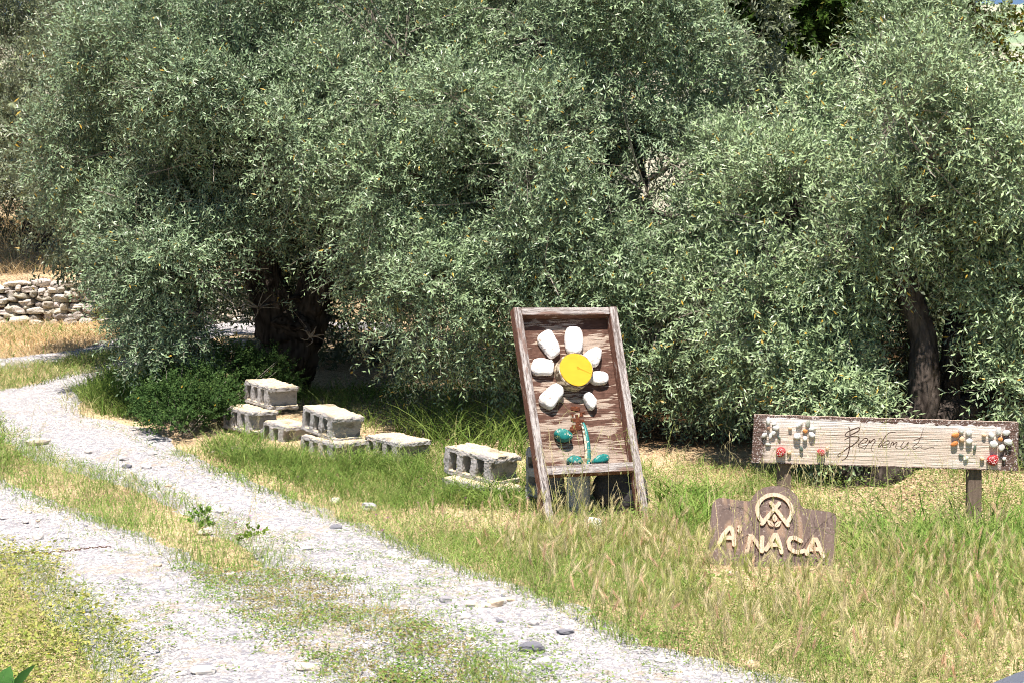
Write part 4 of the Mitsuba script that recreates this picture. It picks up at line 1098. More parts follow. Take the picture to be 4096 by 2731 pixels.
for i, p in enumerate(pts[:150]):
    s = 0.014 + 0.030 * gen.random() ** 2
    ci = int(gen.choice(5, p=[0.28, 0.17, 0.25, 0.12, 0.18]))
    c = (WHITE, TAN, (0.45, 0.44, 0.44), SLATE, (0.6, 0.57, 0.53))[ci]
    side = 'right' if shapely.distance(RIGHT_RUT, shapely.Point(p[0], p[1])) < 0.02 else 'left'
    part = 'at the bottom of the picture' if p[1] < 6.7 else 'level with the small brown sign' if p[1] < 8.2 else 'level with the flower board' if p[1] < 9.9 else 'beside the concrete blocks'
    look = ('white', 'tan', 'grey', 'dark slate', 'cream')[ci]
    stone(p[0], p[1], (s, s * gen.uniform(0.6, 0.9), s * gen.uniform(0.3, 0.55)), c, f'small loose {look} stone on the {side} wheel track {part}', 100 + i, 'small loose stones on the wheel tracks', sub=1)

# gravel: chips too small to pick up one by one
pts = np.vstack([scatter(TRACKS.buffer(0.05).intersection(shapely.box(-6, 5.4, 2, 11)), 1000, gen, clump=0.5, cs=1.2, seed=4), scatter(TRACKS.buffer(0.03).intersection(shapely.box(-6, 11, 2, 19)), 190, gen),
                 scatter(MEDIAN.intersection(shapely.box(-3, 5.4, 2, 8)), 330, gen, clump=0.7, seed=2)])
base = [rock((1, gen.uniform(0.6, 0.95), gen.uniform(0.35, 0.6)), 300 + i, 0, 0.7) for i in range(24)]
which = gen.integers(0, 24, len(pts))
vs, fs, cs, o = [], [], [], 0
for b in range(24):
    P = pts[which == b]
    n = len(P)
    s = 0.005 + 0.016 * gen.random(n) ** 3 + np.where(P[:, 1] > 10, 0.004, 0)
    a = gen.uniform(0, 6.28, n)
    v = np.array(base[b].vertices)
    x = (v[None, :, 0] * np.cos(a)[:, None] - v[None, :, 1] * np.sin(a)[:, None]) * s[:, None] + P[:, 0:1]
    y = (v[None, :, 0] * np.sin(a)[:, None] + v[None, :, 1] * np.cos(a)[:, None]) * s[:, None] + P[:, 1:2]
    z = v[None, :, 2] * s[:, None] + P[:, 2:3] + 0.010
    vs.append(np.stack([x, y, z], -1).reshape(-1, 3))
    fs.append((base[b].faces[None] + (np.arange(n) * len(v))[:, None, None]).reshape(-1, 3) + o)
    o += n * len(v)
    pal = np.array([(0.40, 0.40, 0.41), (0.28, 0.285, 0.31), (0.56, 0.54, 0.52), (0.66, 0.64, 0.62), (0.50, 0.42, 0.33), (0.33, 0.31, 0.30)])
    cs.append(np.repeat(pal[gen.choice(6, n, p=[0.3, 0.17, 0.2, 0.1, 0.13, 0.1])] * gen.uniform(0.85, 1.15, (n, 1)), len(v), axis=0))
add('gravel', (np.vstack(vs), np.vstack(fs)), 'm_painted', color=np.clip(np.vstack(cs), 0, 0.85))
tag('gravel', 'loose grey and white gravel chips covering the two wheel tracks', 'gravel', kind='stuff')

# ------------------------------------------------------------------ rusty chain at the left edge
k = thing('chain')
gen = np.random.default_rng(3)
cx = np.array([(-3.3, 8.15), (-3.04, 8.22), (-2.9, 8.30), (-2.76, 8.28), (-2.6, 8.40), (-2.45, 8.47)])
t = np.linspace(0, 1, 34)
px, py = np.interp(t, np.linspace(0, 1, 6), cx[:, 0]), np.interp(t, np.linspace(0, 1, 6), cx[:, 1])
link = trimesh.creation.torus(0.010, 0.0028, 12, 6)
link.apply_scale((1.5, 1, 1))
for i in range(len(t)):
    m = link.copy()
    m.apply_transform(trimesh.transformations.euler_matrix((i % 2) * math.pi / 2 * 0.8 + 0.3, 0, math.atan2(py[min(i + 1, 33)] - py[max(i - 1, 0)], px[min(i + 1, 33)] - px[max(i - 1, 0)])))
    m.apply_translation((px[i], py[i], float(H(px[i], py[i])) + 0.017))
    add(f'{k}__link', m, 'm_iron', smooth=True)
tag(k, 'rusty dark chain lying across the gravel at the left edge', 'chain')

# ------------------------------------------------------------------ grasses
def blades(p, h, w, bend, col, gen, seg=3, az=None, tipcol=None):
    n = len(p)
    az = gen.uniform(0, 2 * np.pi, n) if az is None else az
    d = np.stack([np.cos(az), np.sin(az), np.zeros(n)], 1)
    fa = az + np.pi / 2 + gen.normal(size=n) * 0.9
    s = np.stack([np.cos(fa), np.sin(fa), np.zeros(n)], 1)
    t = np.linspace(0, 1, seg + 1)
    tilt = gen.normal(size=(n, 2)) * 0.32
    tilt = np.concatenate([tilt, np.zeros((n, 1))], 1) * h[:, None]
    vs, cs = [], []
    for i, tt in enumerate(t):
        c = p + tilt * tt + d * (bend * h * tt ** 1.8)[:, None] + np.array([0, 0, 1.0]) * (h * (tt - 0.42 * bend * tt ** 2.2) - (0.02 if i == 0 else 0))[:, None]
        k = col if tipcol is None else col * (1 - tt) + tipcol * tt
        if i < seg:
            ww = (w * (1 - 0.75 * tt ** 1.6) / 2)[:, None]
            vs += [c - s * ww, c + s * ww]
            cs += [k, k]
        else:
            vs.append(c)
            cs.append(k)
    m = 2 * seg + 1
    v = np.stack(vs, 1).reshape(-1, 3)
    c = np.stack(cs, 1).reshape(-1, 3)
    f = []
    for i in range(seg - 1):
        f += [(2 * i, 2 * i + 1, 2 * i + 3), (2 * i, 2 * i + 3, 2 * i + 2)]
    f.append((2 * seg - 2, 2 * seg - 1, 2 * seg))
    return v, ((np.arange(n) * m)[:, None, None] + np.array(f)[None]).reshape(-1, 3), np.clip(c, 0, 0.9)


class Heap:
    def __init__(self):
        self.v, self.f, self.c, self.o = [], [], [], 0

    def put(self, v, f, c):
        self.v.append(v)
        self.f.append(f + self.o)
        self.c.append(c)
        self.o += len(v)

    def done(self, key, label, cat, mat='m_grass'):
        add(key, (np.vstack(self.v), np.vstack(self.f)), mat, color=np.vstack(self.c))
        tag(key, label, cat, kind='stuff')


GREEN, LIME, STRAW, DRY = np.array((0.105, 0.21, 0.04)), np.array((0.29, 0.38, 0.11)), np.array((0.62, 0.53, 0.33)), np.array((0.46, 0.33, 0.18))


def tint(gen, n, a, b, bias=1.0):
    t = gen.random((n, 1)) ** bias
    return (a * (1 - t) + b * t) * gen.uniform(0.8, 1.2, (n, 1))


gen = np.random.default_rng(11)
g, dry = Heap(), Heap()


def lawn(heap, poly, dens, h, w, bend, a, b, hole=None, clump=0.5, cs=1.5, seed=0, seg=3, bias=1.0, tip=None):
    p = scatter(poly, dens, gen, hole, clump, cs, seed)
    p = p[~((np.abs(p[:, 0] - 1.52) < 0.45) & (p[:, 1] > 7.2) & (p[:, 1] < 8.3) & (gen.random(len(p)) < 0.45))]
    n = len(p)
    far = np.clip(p[:, 1] / 9.0, 0.75, 2.2)
    hh = gen.uniform(*h, n) * np.where((np.abs(p[:, 0] - 1.52) < 0.5) & (p[:, 1] > 7.0) & (p[:, 1] < 8.3), 0.55, 1.0) * np.where((np.abs(p[:, 0] - 2.75) < 0.5) & (p[:, 1] > 9.35) & (p[:, 1] < 10.8), 0.3, 1.0) * (0.30 + 1.4 * meshkit.fbm(p * 2.6, 3, seed + 3))
    col = tint(gen, n, a, b, bias) * (0.72 + 0.56 * meshkit.fbm(p * np.array([3.1, 3.1, 0]), 3, seed + 7))[:, None]
    heap.put(*blades(p, hh, gen.uniform(*w, n) * far, gen.uniform(*bend, n), col, gen, seg, tipcol=None if tip is None else col * 0.5 + tip * 0.5))


near = shapely.box(-6, 5.2, 5, 9.0)
mid = shapely.box(-6, 9.0, 6, 12.4)
lawn(g, VERGE.intersection(near), 2300, (0.05, 0.17), (0.0035, 0.006), (0.2, 1.2), GREEN * 1.3, LIME, TRACKS, 0.75, 2.2, 1)
lawn(dry, VERGE.intersection(near), 1700, (0.05, 0.18), (0.0025, 0.0045), (0.3, 1.5), STRAW * 1.08, LIME * 1.3, TRACKS, 0.6, 2.6, 2)
lawn(g, VERGE.intersection(mid), 1250, (0.04, 0.17), (0.0035, 0.006), (0.2, 1.2), GREEN * 1.2, LIME, TRACKS, 0.85, 1.8, 3)
lawn(dry, VERGE.intersection(mid), 1000, (0.03, 0.15), (0.0025, 0.0045), (0.4, 1.6), STRAW * 1.1, LIME * 1.2, TRACKS, 0.65, 2.2, 4)
lawn(dry, VERGE.buffer(0.12).intersection(shapely.box(-4, 5, 3, 13.5)), 500, (0.02, 0.08), (0.002, 0.004), (0.8, 1.8), STRAW * 1.1, STRAW * 0.8, RUTS, 0.3, 2, 5)
lawn(g, GREEN_B, 1500, (0.10, 0.28), (0.004, 0.006), (0.4, 1.2), GREEN * 0.9, LIME * 0.9, None, 0.45, 2.5, 6, 4)
for q_ in ((-0.45, 10.45), (-1.25, 11.65), (-1.85, 11.75), (-2.5, 12.75), (-0.15, 10.2), (-0.9, 11.5), (0.1, 10.1)):
    lawn(g, shapely.Point(q_).buffer(0.28), 900, (0.10, 0.28), (0.004, 0.008), (0.4, 1.5), GREEN * 1.05, LIME, None, 0.5, 3.5, 47, 4)
lawn(g, TALL_B, 420, (0.30, 0.62), (0.006, 0.010), (0.5, 1.3), GREEN * 0.8, LIME * 0.9, None, 0.5, 2, 7, 5)
lawn(g, TALL_M, 900, (0.18, 0.40), (0.007, 0.012), (0.5, 1.3), GREEN * 1.25, LIME * 0.95, None, 0.35, 3, 8, 5)
lawn(g, TALL_R, 480, (0.16, 0.40), (0.006, 0.012), (0.3, 1.1), GREEN * 1.35, LIME * 1.05, None, 0.75, 1.8, 9, 5)
lawn(g, Polygon([(1.95, 8.2), (2.3, 7.6), (2.9, 8.0), (3.1, 9.0), (2.4, 9.0)]), 330, (0.2, 0.42), (0.008, 0.014), (0.4, 1.2), GREEN * 1.4, LIME, None, 0.7, 2.4, 40, 5)
lawn(g, TRACKS.difference(TRACKS.buffer(-0.16)).intersection(shapely.box(-6, 5, 3, 14)), 500, (0.02, 0.09), (0.003, 0.005), (0.4, 1.5), GREEN * 1.3, LIME, None, 0.9, 2.8, 44)
lawn(dry, TRACKS.difference(TRACKS.buffer(-0.18)).intersection(shapely.box(-6, 5, 3, 16)), 420, (0.02, 0.08), (0.002, 0.004), (0.6, 1.7), STRAW, LIME, None, 0.8, 2.8, 45)
lawn(g, TUFT, 1500, (0.12, 0.34), (0.004, 0.007), (0.2, 0.8), GREEN * 1.05, LIME * 0.95, None, 0.35, 2, 10, 4)
lawn(dry, TUFT.buffer(0.25), 300, (0.08, 0.22), (0.003, 0.005), (0.3, 1.2), STRAW, LIME, RUTS, 0.3, 2, 11)
lawn(g, UNDER, 420, (0.10, 0.30), (0.004, 0.007), (0.4, 1.2), GREEN * 1.2, LIME * 1.15, None, 0.6, 1.4, 12, 4)
lawn(dry, UNDER, 420, (0.05, 0.2), (0.003, 0.005), (0.4, 1.3), STRAW, LIME, None, 0.4, 1.4, 13)
lawn(dry, SLOPE, 600, (0.04, 0.14), (0.003, 0.004), (0.4, 1.5), STRAW * 1.05, DRY * 1.3, None, 0.3, 1.4, 14)
lawn(g, SLOPE, 380, (0.05, 0.16), (0.003, 0.005), (0.3, 1.1), GREEN * 1.2, LIME, None, 0.7, 1.4, 15)
lawn(dry, SHADE, 110, (0.02, 0.12), (0.003, 0.006), (0.6, 1.8), DRY * 0.6, DRY, None, 0.5, 1.2, 16)
lawn(dry, BANK, 420, (0.12, 0.34), (0.004, 0.007), (0.3, 1.2), STRAW * 0.95, DRY * 1.25, None, 0.35, 0.8, 17)
lawn(g, BANK, 45, (0.10, 0.30), (0.004, 0.007), (0.3, 1.0), LIME, GREEN, None, 0.9, 0.7, 18)
lawn(dry, FOOT, 620, (0.06, 0.22), (0.003, 0.006), (0.4, 1.3), STRAW * 1.08, DRY * 1.4, FAR_RUT, 0.3, 1.0, 19)
lawn(g, FOOT, 180, (0.08, 0.26), (0.003, 0.006), (0.3, 1.0), LIME * 1.1, GREEN, FAR_RUT, 0.9, 0.8, 20)
lawn(dry, MEDF, 750, (0.06, 0.2), (0.003, 0.006), (0.4, 1.2), STRAW, LIME, FAR_RUT, 0.3, 1.0, 21)
lawn(g, MEDF, 480, (0.08, 0.24), (0.003, 0.006), (0.3, 1.0), GREEN * 1.1, LIME, FAR_RUT, 0.6, 1.0, 22)
lawn(g, LEFT_EDGE, 900, (0.06, 0.2), (0.003, 0.006), (0.3, 1.0), GREEN * 1.2, LIME, None, 0.5, 1.2, 23)
lawn(dry, LEFT_EDGE, 900, (0.05, 0.18), (0.003, 0.006), (0.3, 1.2), STRAW, LIME, None, 0.3, 1.2, 24)
MED_FAR, MED_NEAR = MEDIAN.intersection(shapely.box(-6, 7.9, 3, 14)), MEDIAN.intersection(shapely.box(-6, 4, 3, 7.9))
lawn(g, MED_FAR, 1300, (0.05, 0.17), (0.003, 0.005), (0.3, 1.0), GREEN * 1.2, LIME, None, 0.75, 1.6, 25)
lawn(dry, MED_FAR, 1100, (0.03, 0.13), (0.002, 0.004), (0.4, 1.4), STRAW, LIME, None, 0.5, 1.6, 26)
lawn(g, Polygon([(-1.1, 7.7), (-0.6, 7.4), (0.0, 6.1), (0.1, 5.4), (-0.5, 5.5)]), 1500, (0.04, 0.13), (0.003, 0.005), (0.3, 1.2), GREEN * 1.3, LIME, None, 0.85, 1.8, 46)
lawn(g, MED_NEAR, 700, (0.03, 0.12), (0.003, 0.005), (0.3, 1.2), GREEN * 1.3, LIME, None, 0.9, 2.0, 27)
lawn(dry, MED_NEAR, 700, (0.02, 0.09), (0.002, 0.004), (0.4, 1.6), STRAW, LIME, None, 0.85, 2.2, 28)
lawn(g, CORNER, 900, (0.06, 0.2), (0.003, 0.005), (0.3, 1.0), GREEN * 1.2, LIME * 1.1, None, 0.5, 2.2, 29)
lawn(dry, CORNER, 1700, (0.05, 0.2), (0.002, 0.004), (0.3, 1.3), STRAW, LIME * 1.2, None, 0.5, 2.2, 30)
lawn(g, RIGHT_RUT.union(LEFT_RUT).intersection(shapely.box(-3, 5, 2, 9)), 330, (0.012, 0.05), (0.002, 0.004), (0.5, 1.6), GREEN * 1.3, LIME * 1.1, None, 0.97, 2.6, 31)
# tall dry stalks on the bank
p = scatter(Polygon([(-9.9, 24.6), (-8.6, 24.6), (-8.6, 26), (-9.9, 26)]), 60, gen)
dry.put(*blades(p, gen.uniform(0.7, 1.5, len(p)), np.full(len(p), 0.010), gen.uniform(0.1, 0.6, len(p)), tint(gen, len(p), STRAW, STRAW * 1.15), gen, 5))
g.done('green_grass', 'fresh green grass blades growing in tufts along the track and on the verge', 'grass')
dry.done('dry_grass', 'straw-coloured dry grass mixed into the verge, bank and median', 'grass')

# wall barley with bristly heads in the lower right
b = Heap()
p = np.vstack([scatter(BARLEY, 330, gen, TRACKS, 0.5, 2.0, 41), scatter(BARLEY2, 210, gen, TRACKS, 0.5, 2.0, 42), scatter(VERGE.intersection(shapely.box(0.9, 7.6, 4, 9.2)), 60, gen, TRACKS, 0.4, 2, 43)])
p = p[~((np.abs(p[:, 0] - 1.52) < 0.45) & (p[:, 1] > 7.2) & (p[:, 1] < 8.3))]
n = len(p)
h = gen.uniform(0.10, 0.26, n) * np.where(p[:, 1] > 7.8, 0.8, 1.0)
lean = nrm(np.stack([gen.normal(size=n) * 0.25, gen.normal(size=n) * 0.25, np.ones(n)], 1))
top = p + lean * h[:, None]
ripe = gen.random(n) ** 1.3
headc = (np.array((0.36, 0.40, 0.12)) * (1 - ripe[:, None]) + np.array((0.74, 0.64, 0.43)) * ripe[:, None]) * gen.uniform(0.85, 1.15, (n, 1))
headc = np.where((gen.random(n) < 0.07)[:, None], np.array((0.72, 0.52, 0.36)) * gen.uniform(0.85, 1.1, (n, 1)), headc)
v, f = ribbons(np.stack([p - [0, 0, 0.02], (p + top) / 2 + gen.normal(size=(n, 3)) * 0.004, top], 1), np.full(n, 0.0013))
b.put(v, f, np.repeat(headc * 0.5 + LIME * 0.45, 9, axis=0))
hd = nrm(lean + gen.normal(size=(n, 3)) * 0.28)
hl = gen.uniform(0.045, 0.075, n)
AW = 16
tt = np.linspace(0.0, 0.9, AW)
base = top[:, None] + (hd * hl[:, None])[:, None] * tt[None, :, None]
ref = nrm(np.cross(hd, np.array([0.2, 1, 0.1])))
ref2 = np.cross(hd, ref)
ang = np.arange(AW) * 2.4
rad = ref[:, None] * np.cos(ang)[None, :, None] + ref2[:, None] * np.sin(ang)[None, :, None]
ad = nrm(hd[:, None] * 1.0 + rad * (0.42 - 0.22 * tt)[None, :, None] + gen.normal(size=(n, AW, 3)) * 0.05)
v, f = kites(base.reshape(-1, 3), ad.reshape(-1, 3), (rad + 0.01).reshape(-1, 3), np.repeat(hl * 0.85, AW) * gen.uniform(0.8, 1.1, n * AW), np.full(n * AW, 0.0038), 0.2)
b.put(v, f, np.clip(np.repeat(np.repeat(headc, AW, axis=0) * gen.uniform(0.85, 1.2, (n * AW, 1)), 4, axis=0), 0, 0.9))
b.done('barley_grass', 'wild barley with bristly green and ripening pinkish heads in the lower right foreground', 'grass')

# wild oats: thin stalks with hanging spikelets in front of the signs
o = Heap()
oats = np.vstack([scatter(Polygon([(0.25, 9.0), (1.1, 9.1), (1.1, 9.6), (0.3, 9.5)]), 60, gen), scatter(Polygon([(1.1, 7.6), (3.1, 7.9), (3.4, 9.0), (1.2, 9.0)]), 24, gen), scatter(Polygon([(1.5, 7.75), (1.9, 7.75), (1.9, 8.0), (1.5, 8.0)]), 90, gen),
                  scatter(Polygon([(-2.6, 11.9), (0.0, 10.2), (0.2, 10.6), (-2.2, 12.4)]), 12, gen), scatter(MED_FAR, 4, gen), scatter(CORNER, 5, gen)])
n = len(oats)
h = gen.uniform(0.35, 0.85, n) * np.where(oats[:, 0] < -0.5, 0.6, 1.0)
h[np.argsort(-h)[:4]] = [1.2, 1.05, 1.0, 0.95]
big = gen.normal(size=(n, 3)) * 0.16
big[:, 2] = 1
t = np.linspace(0, 1, 7)
path = oats[:, None] + (nrm(big) * h[:, None])[:, None] * t[None, :, None] + np.concatenate([gen.normal(size=(n, 1, 2)) * 0.14 * h[:, None, None] * (t ** 3)[None, :, None], (-0.08 * h[:, None] * t[None] ** 4)[..., None]], -1)
v, f = ribbons(path, np.full(n, 0.0022))
col = tint(gen, n, STRAW * 1.1, LIME * 1.1, 1.4)
o.put(v, f, np.repeat(np.clip(col, 0, 0.9), 21, axis=0))
SP = 9
tk = gen.uniform(0.62, 1.0, (n, SP))
ii = np.clip((tk * 6).astype(int), 0, 5)
fr_ = tk * 6 - ii
r0 = np.arange(n)[:, None]
anchor = path[r0, ii] * (1 - fr_)[..., None] + path[r0, ii + 1] * fr_[..., None]
out = gen.normal(size=(n, SP, 3)) * 0.028
out[..., 2] = -np.abs(out[..., 2]) - 0.01
tipp = anchor + out
v, f = ribbons(np.stack([anchor, (anchor + tipp) / 2 + [0, 0, 0.008], tipp], 2).reshape(-1, 3, 3), np.full(n * SP, 0.0010))
o.put(v, f, np.repeat(np.repeat(np.clip(col, 0, 0.9), SP, axis=0), 9, axis=0))
dd = nrm(np.array([0, 0, -1.0]) + gen.normal(size=(n * SP, 3)) * 0.25)
v, f = kites(tipp.reshape(-1, 3), dd, gen.normal(size=(n * SP, 3)) + [0, -1, 0.3], gen.uniform(0.018, 0.028, n * SP), gen.uniform(0.004, 0.006, n * SP))
o.put(v, f, np.repeat(np.repeat(np.clip(col * 1.2, 0, 0.9), SP, axis=0), 4, axis=0))
o.done('wild_oats', 'thin wild oat stalks with hanging seed heads in front of the signs', 'grass')

# low leafy weeds
wd = Heap()


def weeds(poly, dens, clump, cs, seed, n_leaf, size, a, b, hole=None, h=0.03, spread=0.05):
    p = scatter(poly, dens, gen, hole, clump, cs, seed)
    n = len(p) * n_leaf
    q = np.repeat(p, n_leaf, axis=0) + np.concatenate([gen.normal(size=(n, 2)) * spread, (gen.random((n, 1)) ** 0.7) * h + 0.012], 1)
    az = gen.uniform(0, 6.28, n)
    d = nrm(np.stack([np.cos(az), np.sin(az), gen.uniform(-0.1, 0.7, n)], 1))
    nn = nrm(np.array([0, 0, 1.0]) + gen.normal(size=(n, 3)) * 0.4)
    s = gen.uniform(*size, n)
    v, f = kites(q, d, nn, s, s * gen.uniform(0.35, 0.65, n), 0.5)
    wd.put(v, f, np.repeat(np.clip(tint(gen, n, a, b), 0, 0.9), 4, axis=0))


weeds(MED_NEAR, 130, 0.85, 2.0, 51, 26, (0.010, 0.024), GREEN * 1.2, LIME, None, 0.025, 0.05)
weeds(MED_NEAR, 220, 0.75, 2.4, 59, 24, (0.010, 0.022), np.array((0.20, 0.17, 0.07)), np.array((0.42, 0.36, 0.18)), None, 0.02, 0.05)
weeds(Polygon([(-0.75, 7.5), (-0.55, 7.6), (0.1, 6.2), (0.3, 5.4), (-0.5, 5.4)]), 110, 0.75, 2.2, 60, 24, (0.010, 0.024), GREEN * 1.3, LIME, None, 0.03, 0.05)
weeds(RIGHT_RUT.union(LEFT_RUT).intersection(shapely.box(-3, 5, 2, 9)), 70, 0.95, 2.0, 52, 26, (0.008, 0.018), GREEN * 1.2, LIME * 0.9, None, 0.016, 0.04)
weeds(MED_FAR, 60, 0.6, 1.8, 53, 16, (0.010, 0.025), GREEN * 1.3, LIME, None, 0.05, 0.05)
weeds(CORNER, 150, 0.4, 2.0, 54, 24, (0.014, 0.034), np.array((0.18, 0.26, 0.05)), np.array((0.48, 0.46, 0.16)), None, 0.12, 0.06)
weeds(VERGE.intersection(shapely.box(-4, 5, 5, 11.5)), 90, 0.7, 1.8, 55, 20, (0.010, 0.028), GREEN * 1.2, LIME, TRACKS, 0.06, 0.06)
weeds(Polygon([(2.0, 8.6), (3.5, 8.9), (4.0, 10.6), (2.4, 10.6)]), 110, 0.5, 1.4, 56, 22, (0.012, 0.028), GREEN * 1.1, np.array((0.30, 0.33, 0.13)), None, 0.10, 0.07)
weeds(Polygon([(-6.6, 22.2), (-5.6, 22.2), (-5.6, 22.9), (-6.6, 22.9)]), 90, 0.3, 1.4, 57, 30, (0.03, 0.06), np.array((0.16, 0.24, 0.03)), np.array((0.34, 0.38, 0.08)), None, 0.35, 0.12)
weeds(LEFT_EDGE, 50, 0.5, 1.4, 58, 20, (0.015, 0.035), GREEN * 1.3, LIME, None, 0.12, 0.07)
wd.done('ground_cover', 'small leafy weeds creeping over the median, verge and gravel', 'weeds', 'm_leaf')

# ------------------------------------------------------------------ single plants
def shrub(key, label, cat, centre_r, n, seed, **kw):
    k = thing(key)
    (v, f), col, stem, p, w = crown(centre_r, n, np.random.default_rng(seed), **kw)
    add(k + '__foliage', (v, f), 'm_leaf', color=col)
    s = stem[::max(3, len(stem) // 60)][:, [0, stem.shape[1] // 2, -1]]
    L = np.array(centre_r)
    low = L[np.argmin(L[:, 2])]
    s[:, 0] = low[:3] - np.array([0, 0, low[3] * 0.8]) + (s[:, 0] - low[:3]) * 0.35
    add(k + '__stems', ribbons(s, np.full(len(s), 0.003)), 'm_twig')
    labels[k + '__stems'] = {'kind': 'stuff'}
    tag(k, label, cat)


shrub('shrub', 'dark green small-leaved shrub at the bend of the track, beside the stacked blocks', 'shrub',
      [(-3.22, 13.3, 0.38, 0.28), (-3.0, 13.7, 0.45, 0.30), (-3.15, 12.95, 0.27, 0.18), (-3.4, 14.0, 0.50, 0.28), (-2.95, 14.3, 0.6, 0.34), (-2.85, 13.35, 0.36, 0.18), (-2.55, 14.5, 0.55, 0.3)], 2600, 61,
      per=14, leaf=(0.022, 0.038), width=(0.013, 0.020), tone=(0.05, 0.105, 0.035), young=(0.13, 0.21, 0.06), yellow=0.003, gap=0.3, length=(0.10, 0.2), droop=0.05, gapscale=3.0, tufts=0, shell=0.7)
shrub('leafy_weed', 'bright green upright leafy weed in the grassy median beside the pink flowers', 'weed', [(-1.95, 8.72, 0.13, 0.045), (-1.92, 8.7, 0.17, 0.04)], 16, 62,
      per=10, leaf=(0.018, 0.03), width=(0.014, 0.022), tone=(0.14, 0.26, 0.04), young=(0.24, 0.38, 0.08), yellow=0, gap=0, length=(0.03, 0.06), droop=0.05, tufts=0)
shrub('leafy_weed', 'yellow-green weed at the edge of the median, right of the pink flowers', 'weed', [(-1.55, 8.25, 0.13, 0.05), (-1.50, 8.2, 0.14, 0.04)], 12, 63,
      per=10, leaf=(0.018, 0.03), width=(0.010, 0.018), tone=(0.16, 0.26, 0.04), young=(0.26, 0.34, 0.08), yellow=0, gap=0, length=(0.03, 0.06), droop=0.05, tufts=0)
# broad glossy leaves poking into the lower left corner
k = thing('bramble')
gen = np.random.default_rng(8)
stems, lv = [], []
for i in range(6):
    a = np.array([-1.62 + gen.normal() * 0.05, 4.25 + gen.normal() * 0.08, 0.02])
    z = np.array([-1.52 + gen.uniform(-0.10, 0.10), 4.2 + gen.uniform(-0.1, 0.1), gen.uniform(0.28, 0.46)])
    t = np.linspace(0, 1, 6)[:, None]
    path = a + (z - a) * t + np.array([0.04, 0, 0.06]) * np.sin(t * 3.14)
    stems.append(path)
    for j in range(2, 6):
        lv.append((path[j], nrm(gen.normal(size=3) + np.array([0.5, -0.3, 0.1]))))
add(k + '__stems', ribbons(np.array(stems), np.full(6, 0.003)), 'm_twig')
labels[k + '__stems'] = {'kind': 'stuff'}
for q, d in lv:
    n = nrm(np.array([0, -0.3, 1.0]) + gen.normal(size=3) * 0.35)
    n = nrm(n - d * np.dot(n, d))
    s = np.cross(d, n)
    L, W = gen.uniform(0.06, 0.10), gen.uniform(0.045, 0.07)
    t = np.linspace(0, 1, 11)
    wv = W / 2 * np.sin(np.pi * t ** 0.8) * (1 + 0.10 * np.cos(t * 40))
    mid_ = q + d * (t * L)[:, None] - n * (0.25 * L * t ** 2)[:, None]
    v = np.stack([mid_ + s * wv[:, None] + n * (wv * 0.25)[:, None], mid_, mid_ - s * wv[:, None] + n * (wv * 0.25)[:, None]], 1).reshape(-1, 3)
    f = []
    for i in range(10):
        for c in (0, 1):
            a = i * 3 + c
            f += [(a, a + 3, a + 4), (a, a + 4, a + 1)]
    add(k + '__leaf', (v, np.array(f)), 'm_leaf', color=np.tile(np.array((0.07, 0.18, 0.05)) * gen.uniform(0.8, 1.4), (len(v), 1)), smooth=True)
tag(k, 'bramble with broad glossy green leaves poking into the bottom left corner', 'plant')

# small flowers
gen = np.random.default_rng(19)


def flower(x, y, h, col, size, label, group, yc=None, name='wild_flower'):
    k = thing(name)
    z = float(H(x, y))
    a, top = np.array([x, y, z - 0.01]), np.array([x + gen.normal() * 0.02, y + gen.normal() * 0.02, z + h])
    add(k + '__stem', ribbons(np.stack([a, (a + top) / 2 + gen.normal(size=3) * 0.005, top])[None], np.array([0.0013])), 'm_grass', color=np.tile(GREEN * 1.2, (9, 1)))
    n = 9
    ang = np.arange(n) / n * 6.28
    d = nrm(np.stack([np.cos(ang), np.sin(ang), np.full(n, 0.5)], 1))
    v, f = kites(np.tile(top, (n, 1)), d, np.tile([0, 0, 1.0], (n, 1)), np.full(n, size), np.full(n, size * 0.55), 0.6)
    add(k + '__petals', (v, f), 'm_leaf', color=np.tile(col, (len(v), 1)))
    tag(k, label, 'flower', group)


for x, y, h in ((-1.70, 8.62, 0.14), (-1.60, 8.70, 0.17), (-1.66, 8.50, 0.10), (-1.55, 8.55, 0.12)):
    flower(x, y, h, (0.50, 0.12, 0.42), 0.011, 'small pink-purple flower on a thin stem in the median grass', 'pink flowers in the median')
for p in scatter(VERGE.intersection(shapely.box(-2.0, 8.5, 0.6, 11.0)), 5, gen, TRACKS)[:18]:
    flower(p[0], p[1], gen.uniform(0.06, 0.14), (0.33, 0.08, 0.35), 0.010, 'tiny purple flower in the grass between the track and the blocks', 'purple flowers on the verge')
for p in scatter(CORNER.intersection(shapely.box(-3, 5.4, 0, 8.5)), 16, gen)[:36]:
    flower(p[0], p[1], gen.uniform(0.08, 0.16), (0.70, 0.58, 0.06), 0.008, 'tiny yellow flower among the weeds in the bottom left corner', 'yellow flowers in the corner weeds')

# fallen sticks
for i, (a, z, lab) in enumerate([((-2.62, 12.1), (-2.2, 12.25), 'thin grey dead stick lying in the grass left of the broken block'), ((-2.5, 12.0), (-2.42, 12.45), 'short grey twig lying across the thin dead stick')]):
    k = thing('stick')
    q = [(a[0], a[1], float(H(*a)) + 0.03), ((a[0] + z[0]) / 2, (a[1] + z[1]) / 2 + 0.02, float(H(*a)) + 0.06), (z[0], z[1], float(H(*z)) + 0.05)]
    add(k, tube(q, [0.007, 0.006, 0.003], 6, amp=0.2, scale=30, per=0.04), 'm_twig', smooth=True)
    tag(k, lab, 'stick')

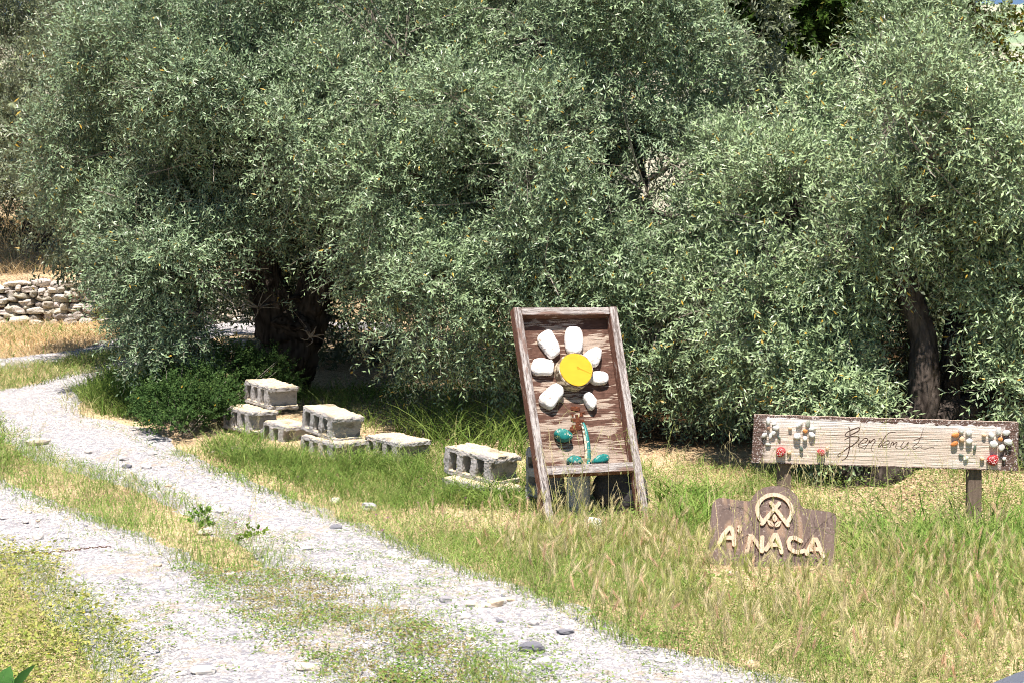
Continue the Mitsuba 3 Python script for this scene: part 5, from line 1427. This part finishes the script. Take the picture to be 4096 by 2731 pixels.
# ------------------------------------------------------------------ the car whose bonnet edge shows in the bottom right corner
k = 'car'
tag(k, 'blue-grey car, only the edge of its bonnet showing in the bottom right corner', 'car')
C_M = trimesh.transformations.translation_matrix((1.98, 2.56, 0.0)) @ trimesh.transformations.rotation_matrix(math.radians(112), (0, 0, 1))
# profile stations along the car (x forward): half width, sill, shoulder height, centre height
ST = [(0.95, 0.60, 0.42, 0.62, 0.66), (0.90, 0.72, 0.30, 0.70, 0.76), (0.70, 0.80, 0.24, 0.80, 0.86), (0.3, 0.84, 0.22, 0.88, 0.94), (-0.2, 0.86, 0.22, 0.93, 1.0), (-0.45, 0.86, 0.22, 0.95, 1.02), (-1.6, 0.87, 0.22, 0.97, 1.04), (-2.6, 0.85, 0.24, 0.96, 1.02), (-3.0, 0.74, 0.34, 0.86, 0.92)]
rings = []
for x, w, zs, zh, zc in ST:
    y = np.linspace(-1, 1, 17)
    topz = zc - (zc - zh) * np.abs(y) ** 2.6
    sec = [(x, yy * w * (0.97 if abs(yy) > 0.99 else 1), zz) for yy, zz in zip(y, topz)] + [(x, w * 1.02, zh * 0.75 + zs * 0.25), (x, w, zs), (x, -w, zs), (x, -w * 1.02, zh * 0.75 + zs * 0.25)]
    rings.append(sec)
R_ = np.array(rings)
n = R_.shape[1]
f = []
for i in range(len(ST) - 1):
    for j in range(n):
        a, b2 = i * n + j, i * n + (j + 1) % n
        f += [(a, b2, b2 + n), (a, b2 + n, a + n)]
for j in range(1, n - 1):
    f += [(0, j, j + 1), ((len(ST) - 1) * n, (len(ST) - 1) * n + j + 1, (len(ST) - 1) * n + j)]
body = trimesh.Trimesh(R_.reshape(-1, 3), f, process=True)
body.fix_normals()
add(f'{k}__body', moved(body, C_M), 'm_car', smooth=40)
cab = []
for x, w, z in ((-0.45, 0.78, 1.0), (-1.1, 0.66, 1.42), (-2.2, 0.66, 1.44), (-2.85, 0.74, 0.99)):
    cab += [(x, -w, z), (x, w, z), (x, -w, 0.98), (x, w, 0.98)]
add(f'{k}__cabin_glass', moved(trimesh.convex.convex_hull(np.array(cab)), C_M), 'm_glass')
roof = trimesh.convex.convex_hull(np.array([(x, s * w, z) for x, w, z in ((-1.08, 0.665, 1.43), (-2.25, 0.665, 1.45), (-1.2, 0.55, 1.49), (-2.1, 0.55, 1.50)) for s in (-1, 1)]))
add(f'{k}__roof', moved(roof, C_M), 'm_car')
for x in (0.28, -2.35):
    for s in (-1, 1):
        wh = trimesh.creation.torus(0.235, 0.075, 32, 12)
        wh.apply_transform(trimesh.transformations.rotation_matrix(math.pi / 2, (1, 0, 0)))
        wh.apply_translation((x, s * 0.80, 0.31))
        wk = add(f'{k}__wheel', moved(wh, C_M), 'm_rubber', smooth=True)
        rim = trimesh.creation.cylinder(0.2, 0.10, sections=24)
        rim.apply_transform(trimesh.transformations.rotation_matrix(math.pi / 2, (1, 0, 0)))
        rim.apply_translation((x, s * 0.80, 0.31))
        add(f'{wk}__rim', moved(rim, C_M), 'm_chrome', smooth=40)
for s in (-1, 1):
    hl_ = ICO[2].copy()
    hl_.apply_scale((0.10, 0.13, 0.07))
    hl_.apply_translation((0.85, s * 0.58, 0.62))
    add(f'{k}__headlight', moved(hl_, C_M), 'm_chrome', smooth=True)
